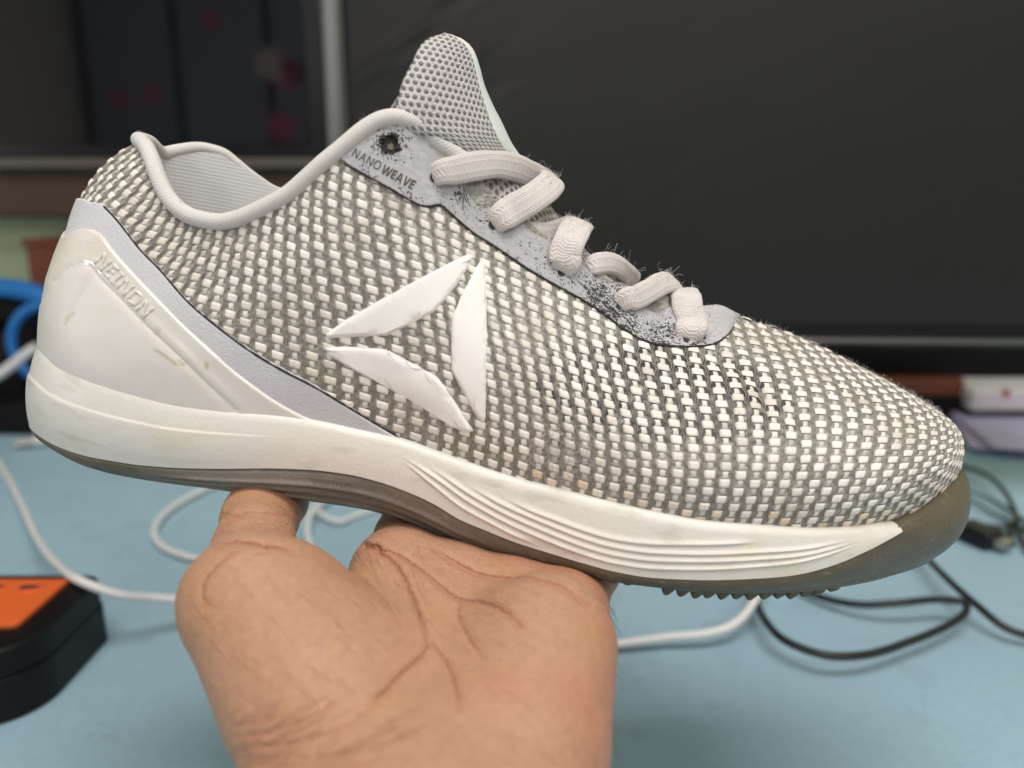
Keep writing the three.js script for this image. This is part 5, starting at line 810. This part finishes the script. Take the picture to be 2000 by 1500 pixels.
// cables: photo pixels and height above the desk
function cable(name, pts, r, mat, label, grp, cat = 'cable') { const P = pts.map(([px, py, y]) => atY(px, py, (y ?? 0) + r + 0.0012)), o = P[0].clone(), g = tubeAlong(P, r, 12, P.length * 14); g.translate(-o.x, -o.y, -o.z); const m = mesh(numbered(name), g, mat); m.position.copy(o); tag(m, label, cat, grp); return m; }
const matWhiteCable = phys({ color: lin(0.74, 0.73, 0.74), roughness: 0.4 }), matBlackCable = phys({ color: lin(0.012, 0.012, 0.013), roughness: 0.45 });
cable('white_cable', [[-60, 830, 0], [0, 908, 0], [40, 980, 0.004], [75, 1055, 0.012], [115, 1105, 0.026], [165, 1138, 0.038], [230, 1161, 0.030], [290, 1167, 0.022], [360, 1172, 0.016], [470, 1180, 0.010], [700, 1230, 0.003], [1000, 1268, 0], [1200, 1258, 0.002], [1300, 1245, 0.004], [1380, 1237, 0.006], [1425, 1224, 0.008], [1455, 1200, 0.010], [1476, 1168, 0.012], [1500, 1110, 0.012], [1530, 1040, 0.006]], 0.0024, matWhiteCable, 'long white cable lying over the corner of the power strip', 'white cables on the desk');
cable('white_cable', [[560, 918, 0], [470, 928, 0], [400, 955, 0.001], [345, 985, 0.001], [308, 1018, 0.001], [302, 1048, 0], [325, 1072, 0], [370, 1088, 0], [430, 1098, 0], [520, 1102, 0], [590, 1100, 0], [606, 1072, 0.002], [600, 1040, 0.004], [606, 1005, 0.006], [625, 985, 0.004], [660, 960, 0]], 0.0023, matWhiteCable, 'white cable curled into a loop beside the thumb', 'white cables on the desk');
cable('white_cable', [[612, 990, 0.004], [640, 1012, 0.002], [665, 1018, 0.001], [692, 1008, 0], [760, 985, 0]], 0.0019, matWhiteCable, 'short bend of white cable between thumb and fingers', 'white cables on the desk');
cable('black_cable', [[1500, 1120, 0.002], [1478, 1165, 0.004], [1492, 1208, 0.008], [1535, 1252, 0.010], [1610, 1279, 0.010], [1690, 1279, 0.009], [1780, 1252, 0.008], [1850, 1222, 0.008], [1886, 1195, 0.009], [1884, 1177, 0.010], [1835, 1171, 0.011], [1750, 1178, 0.010], [1680, 1181, 0.006], [1620, 1171, 0.003], [1560, 1150, 0.001]], 0.0021, matBlackCable, 'black cable lying in a wide open loop', 'black cables on the desk');
cable('black_cable', [[1740, 1010, 0], [1780, 1058, 0.003], [1815, 1095, 0.008], [1862, 1142, 0.010], [1915, 1188, 0.009], [1960, 1224, 0.006], [2005, 1241, 0.004], [2080, 1250, 0.002]], 0.0021, matBlackCable, 'black cable running out from under the toe', 'black cables on the desk');
cable('black_cable', [[1800, 905, 0], [1880, 912, 0.006], [1930, 930, 0.010], [1965, 965, 0.010], [1984, 1005, 0.006], [1992, 1045, 0.003], [2020, 1090, 0]], 0.0019, matBlackCable, 'black cable arching behind the toe', 'black cables on the desk');
cable('black_cable', [[1800, 945, 0], [1884, 958, 0.002], [1945, 980, 0.002], [2020, 1030, 0]], 0.0012, matBlackCable, 'thin dark wire under the arching black cable', 'thin wires behind the toe');
cable('black_cable', [[1800, 950, 0], [1884, 972, 0.002], [1940, 1003, 0.002], [2020, 1048, 0]], 0.0012, matBlackCable, 'thin dark wire between another wire and the black plug', 'thin wires behind the toe');
cable('black_cable', [[1860, 1022, 0], [1920, 1025, 0.001], [1970, 1030, 0.002], [2040, 1030, 0]], 0.0012, matBlackCable, 'thin dark wire running past the black plug', 'thin wires behind the toe');
{ // black plug on the desk
  const p = atY(1922, 1052, 0.006), g = group('black_plug', p, 'small black plug lying among the cables', 'plug'); g.position.y = 0.0015; g.rotation.y = 0.45;
  put('plug_body', boxAt(0.019, 0.012, 0.025, 0.003), matBlack, g, 0, 0.0065, -0.004); put('metal_tip', boxAt(0.012, 0.005, 0.010, 0.0008), phys({ color: lin(0.45, 0.42, 0.40), roughness: 0.25, metalness: 0.9 }), g, 0.002, 0.006, 0.012); const r = tubeAlong([V3(0.004, 0.006, 0.008), V3(0.018, 0.006, 0.006), V3(0.034, 0.007, -0.004), V3(0.05, 0.004, -0.008)], 0.0022, 8, 24); mesh('plug_wire', r, matBlack, g);
  const q = atY(58, 866, 0.004), w = group('white_plug', q, 'white charging plug with a grey metal tip on the desk', 'plug'); w.position.y = 0.0015; w.rotation.y = 0.5; put('plug_body', boxAt(0.03, 0.008, 0.014, 0.003), matWhiteCable, w, 0.018, 0.005, 0); put('metal_tip', boxAt(0.015, 0.005, 0.012, 0.001), phys({ color: lin(0.62, 0.58, 0.55), roughness: 0.4, metalness: 0.4 }), w, -0.004, 0.005, 0); mesh('plug_wire', tubeAlong([V3(0.03, 0.005, 0), V3(0.06, 0.005, 0.004), V3(0.09, 0.004, 0.0)], 0.002, 8, 20), matWhiteCable, w);
}
// ---------------------------------------------------------------- power strip
{
  const P1 = atY(217, 1240, 0), P2 = atY(62, 1428, 0), xr = (P1.x + P2.x) / 2, len = 0.26, dep = P2.z - P1.z, H = 0.036;
  const ps = group('power_strip', V3(xr - len / 2, 0.001, (P1.z + P2.z) / 2), 'black power strip with an orange socket plate', 'power strip');
  const rr = (w, d, r) => { const s = new THREE.Shape(), x = w / 2, y = d / 2; s.moveTo(-x + r, -y); s.lineTo(x - r, -y); s.absarc(x - r, -y + r, r, -Math.PI / 2, 0); s.lineTo(x, y - r * 0.3); s.absarc(x - r * 0.3, y - r * 0.3, r * 0.3, 0, Math.PI / 2); s.lineTo(-x + r, y); s.absarc(-x + r, y - r, r, Math.PI / 2, Math.PI); s.lineTo(-x, -y + r); s.absarc(-x + r, -y + r, r, Math.PI, Math.PI * 1.5); return s; };
  const body = (w, d, r, h, b) => { const g = new THREE.ExtrudeGeometry(rr(w - 2 * b, d - 2 * b, r), { depth: h - 2 * b, bevelEnabled: true, bevelSize: b, bevelThickness: b, bevelSegments: 4, curveSegments: 10 }); g.rotateX(-Math.PI / 2); return g.translate(0, b, 0); };
  const matPs = phys({ color: lin(0.005, 0.005, 0.006), roughness: 0.42, specularIntensity: 0.5 }); put('housing_base', body(len, dep, 0.028, H * 0.6, 0.0004), matPs, ps, 0, 0, 0); put('housing_lid', body(len - 0.0006, dep - 0.0006, 0.028, H * 0.4, 0.0014), matPs, ps, 0, H * 0.6 + 0.0001, 0);
  put('lid_ridge', new THREE.CapsuleGeometry(0.0016, len * 0.7, 6, 10).rotateZ(Math.PI / 2), matBlack, ps, -0.03, H - 0.0005, dep * 0.30);
  const o1 = atY(125, 1138, H + 0.001), o2 = atY(46, 1228, H + 0.001), pw = 0.12, zc = (o1.z + o2.z) / 2 - ps.position.z, oz = o2.z - o1.z, ox = (o1.x + o2.x) / 2 - ps.position.x - pw / 2;
  const matOr = phys({ color: lin(0.74, 0.135, 0.030), roughness: 0.35 }), plate = mesh('socket_plate', body(pw, oz, 0.004, 0.003, 0.0008), matOr, ps, 'bright orange socket plate'); plate.position.set(ox, H - 0.0006, zc);
  for (const [dx, dz, w, d, t] of [[0.045, -0.013, 0.010, 0.0042, 0.0], [0.026, -0.013, 0.010, 0.0042, 0], [0.031, 0.003, 0.0055, 0.009, 0.1], [0.006, -0.012, 0.010, 0.0042, 0.0], [-0.02, -0.008, 0.010, 0.0042, 0]]) { const s = mesh('socket_slot', boxAt(w, 0.0012, d, 0.0005), std({ color: lin(0.10, 0.018, 0.008), roughness: 0.8 }), plate); s.position.set(dx, 0.0030, dz); s.rotation.y = t; const c = mesh('slot_collar', new THREE.TorusGeometry(w * 0.62, 0.0009, 8, 24).rotateX(Math.PI / 2).scale(1, 1, 0.75), matOr, plate); c.position.set(dx, 0.0031, dz); }
}
// ---------------------------------------------------------------- blue and black headphones
{
  const z = -0.78, c = atZ(122, 668, z), s = 0.80 / FPX * 1.0, hp = group('headphones', V3(c.x - 0.05, 0, z), 'blue and black headphones standing at the back of the desk', 'headphones');
  const blue = phys({ color: lin(0.012, 0.16, 0.48), roughness: 0.4 }), L = (p) => p.clone().sub(hp.position), cup = L(c);
  const ring = new THREE.TorusGeometry(0.041, 0.0058, 14, 64); put('cup_ring', ring, blue, hp, cup.x, cup.y, 0.016); 
  const cushion = new THREE.LatheGeometry([[0.0001, -0.012], [0.020, -0.012], [0.030, 0.0], [0.036, 0.004], [0.040, -0.004], [0.040, -0.025], [0.0001, -0.025]].map(([a, b]) => new THREE.Vector2(a, b)), 48).rotateX(Math.PI / 2); put('ear_cushion', cushion, matBlackSoft, hp, cup.x, cup.y, 0.014);
  put('ear_cup', new THREE.SphereGeometry(0.040, 32, 20).scale(1, 1, 0.55), matBlackSoft, hp, cup.x, cup.y, -0.012);
  const band = [[128, 628], [108, 596], [70, 574], [20, 563], [-40, 562], [-100, 578], [-150, 620], [-170, 690]].map(([x, y]) => L(atZ(x, y, z + 0.012))); const bc = new THREE.CatmullRomCurve3(band).getSpacedPoints(50); mesh('headband', ribbon(bc, () => [0.0085, 0.010], V3(0, 1, 0.15), 14, [1, 1], 3), blue, hp);
  const pad = [[112, 640], [92, 622], [50, 606], [0, 602], [-60, 612], [-120, 650]].map(([x, y]) => L(atZ(x, y, z))); mesh('headband_pad', ribbon(new THREE.CatmullRomCurve3(pad).getSpacedPoints(40), () => [0.016, 0.013], V3(0, 1, 0.1), 14, [1, 1], 2.6), matBlackSoft, hp);
  const bod = L(atZ(10, 730, z - 0.02)); put('far_cup', new THREE.SphereGeometry(0.062, 32, 20).scale(1.2, 0.95, 0.6), matBlackSoft, hp, bod.x - 0.01, bod.y + 0.004, -0.02); put('stand_base', boxAt(0.17, 0.034, 0.07, 0.008), matBlackSoft, hp, bod.x + 0.0, 0.018, 0.0); put('stand_post', boxAt(0.05, 0.06, 0.04, 0.01), matBlackSoft, hp, cup.x - 0.012, 0.05, -0.02);
  const w = [[-60, 765], [0, 730], [30, 708], [52, 690], [75, 676]].map(([x, y]) => L(atZ(x, y, z + 0.05))); mesh('audio_wire', tubeAlong(w, 0.0048, 10, 40), matWhiteCable, hp);
}
// ---------------------------------------------------------------- what the dark screens mirror: cupboard, chair with a navy cloth
{
  const cup = group('cupboard', V3(-1.25, -0.75, 2.02), 'grey blue cupboard with pink flower stickers behind the photographer', 'cupboard'), mC = std({ color: lin(0.26, 0.33, 0.42), roughness: 0.5 }), mD = std({ color: lin(0.015, 0.015, 0.02), roughness: 0.6 }), mP = std({ color: lin(0.62, 0.16, 0.28), roughness: 0.6 }), mL = std({ color: lin(0.75, 0.6, 0.6), roughness: 0.6 });
  put('carcass', boxAt(1.2, 1.9, 0.3, 0.01), mD, cup, 0, 0.95, 0); [-0.40, 0, 0.40].forEach((x, k) => { const d = put('cupboard_door', boxAt(0.36, 1.82, 0.03, 0.006), mC, cup, x, 0.95, -0.16); put('door_handle', new THREE.CapsuleGeometry(0.008, 0.1, 4, 8), mL, d, 0.15, 0, -0.03); });
  const r = rng(5); for (let k = 0; k < 16; k++) { const x = (r() - 0.5) * 1.1, y = 0.9 + r() * 0.8, f = new THREE.Group(); f.name = 'flower_sticker'; f.position.set(x, y, -0.178); cup.add(f); for (let m = 0; m < 5; m++) { const a = m * 1.2566; put('petal', new THREE.CircleGeometry(0.022 + 0.02 * (k % 3 === 0), 14).rotateY(Math.PI), k % 4 ? mP : mL, f, Math.cos(a) * 0.03, Math.sin(a) * 0.03, -0.0005 * m); } }
  const ch = group('metal_chair', V3(-0.95, -0.75, 1.0), 'tubular metal chair behind the photographer', 'chair'), chrome = phys({ color: lin(0.6, 0.58, 0.54), roughness: 0.25, metalness: 0.9 });
  mesh('back_frame', tubeAlong([V3(-0.24, 0, 0.2), V3(-0.24, 0.6, 0.22), V3(-0.22, 0.98, 0.26), V3(-0.1, 1.08, 0.28), V3(0.1, 1.08, 0.28), V3(0.22, 0.98, 0.26), V3(0.24, 0.6, 0.22), V3(0.24, 0, 0.2)], 0.016, 12, 90), chrome, ch); put('seat', boxAt(0.46, 0.05, 0.44, 0.02), matBlackSoft, ch, 0, 0.46, 0); for (const x of [-0.2, 0.2]) put('leg', new THREE.CylinderGeometry(0.013, 0.013, 0.44, 12), chrome, ch, x, 0.22, -0.19);
  const rows = []; for (let i = 0; i <= 24; i++) { const row = []; for (let j = 0; j <= 30; j++) { const u = i / 24 - 0.5, v = j / 30, over = v < 0.5 ? 1 : -1, y = 1.10 - Math.abs(v - 0.45) * 1.2 - 0.12 * u * u, z = 0.28 + (0.03 + 0.02 * Math.sin(u * 21) * Math.abs(v - 0.45)) * -over; row.push(V3(u * 0.52, y, z + 0.02 * Math.sin(u * 14 + v * 3))); } rows.push(row); }
  const cl = mesh('navy_cloth', gridGeo(rows), std({ color: lin(0.010, 0.014, 0.05), roughness: 0.9, side: THREE.DoubleSide })); cl.position.set(-0.95, -0.75, 1.0); tag(cl, 'dark navy cloth hung over the back of the metal chair', 'cloth');
}
renderer.render(scene, camera);
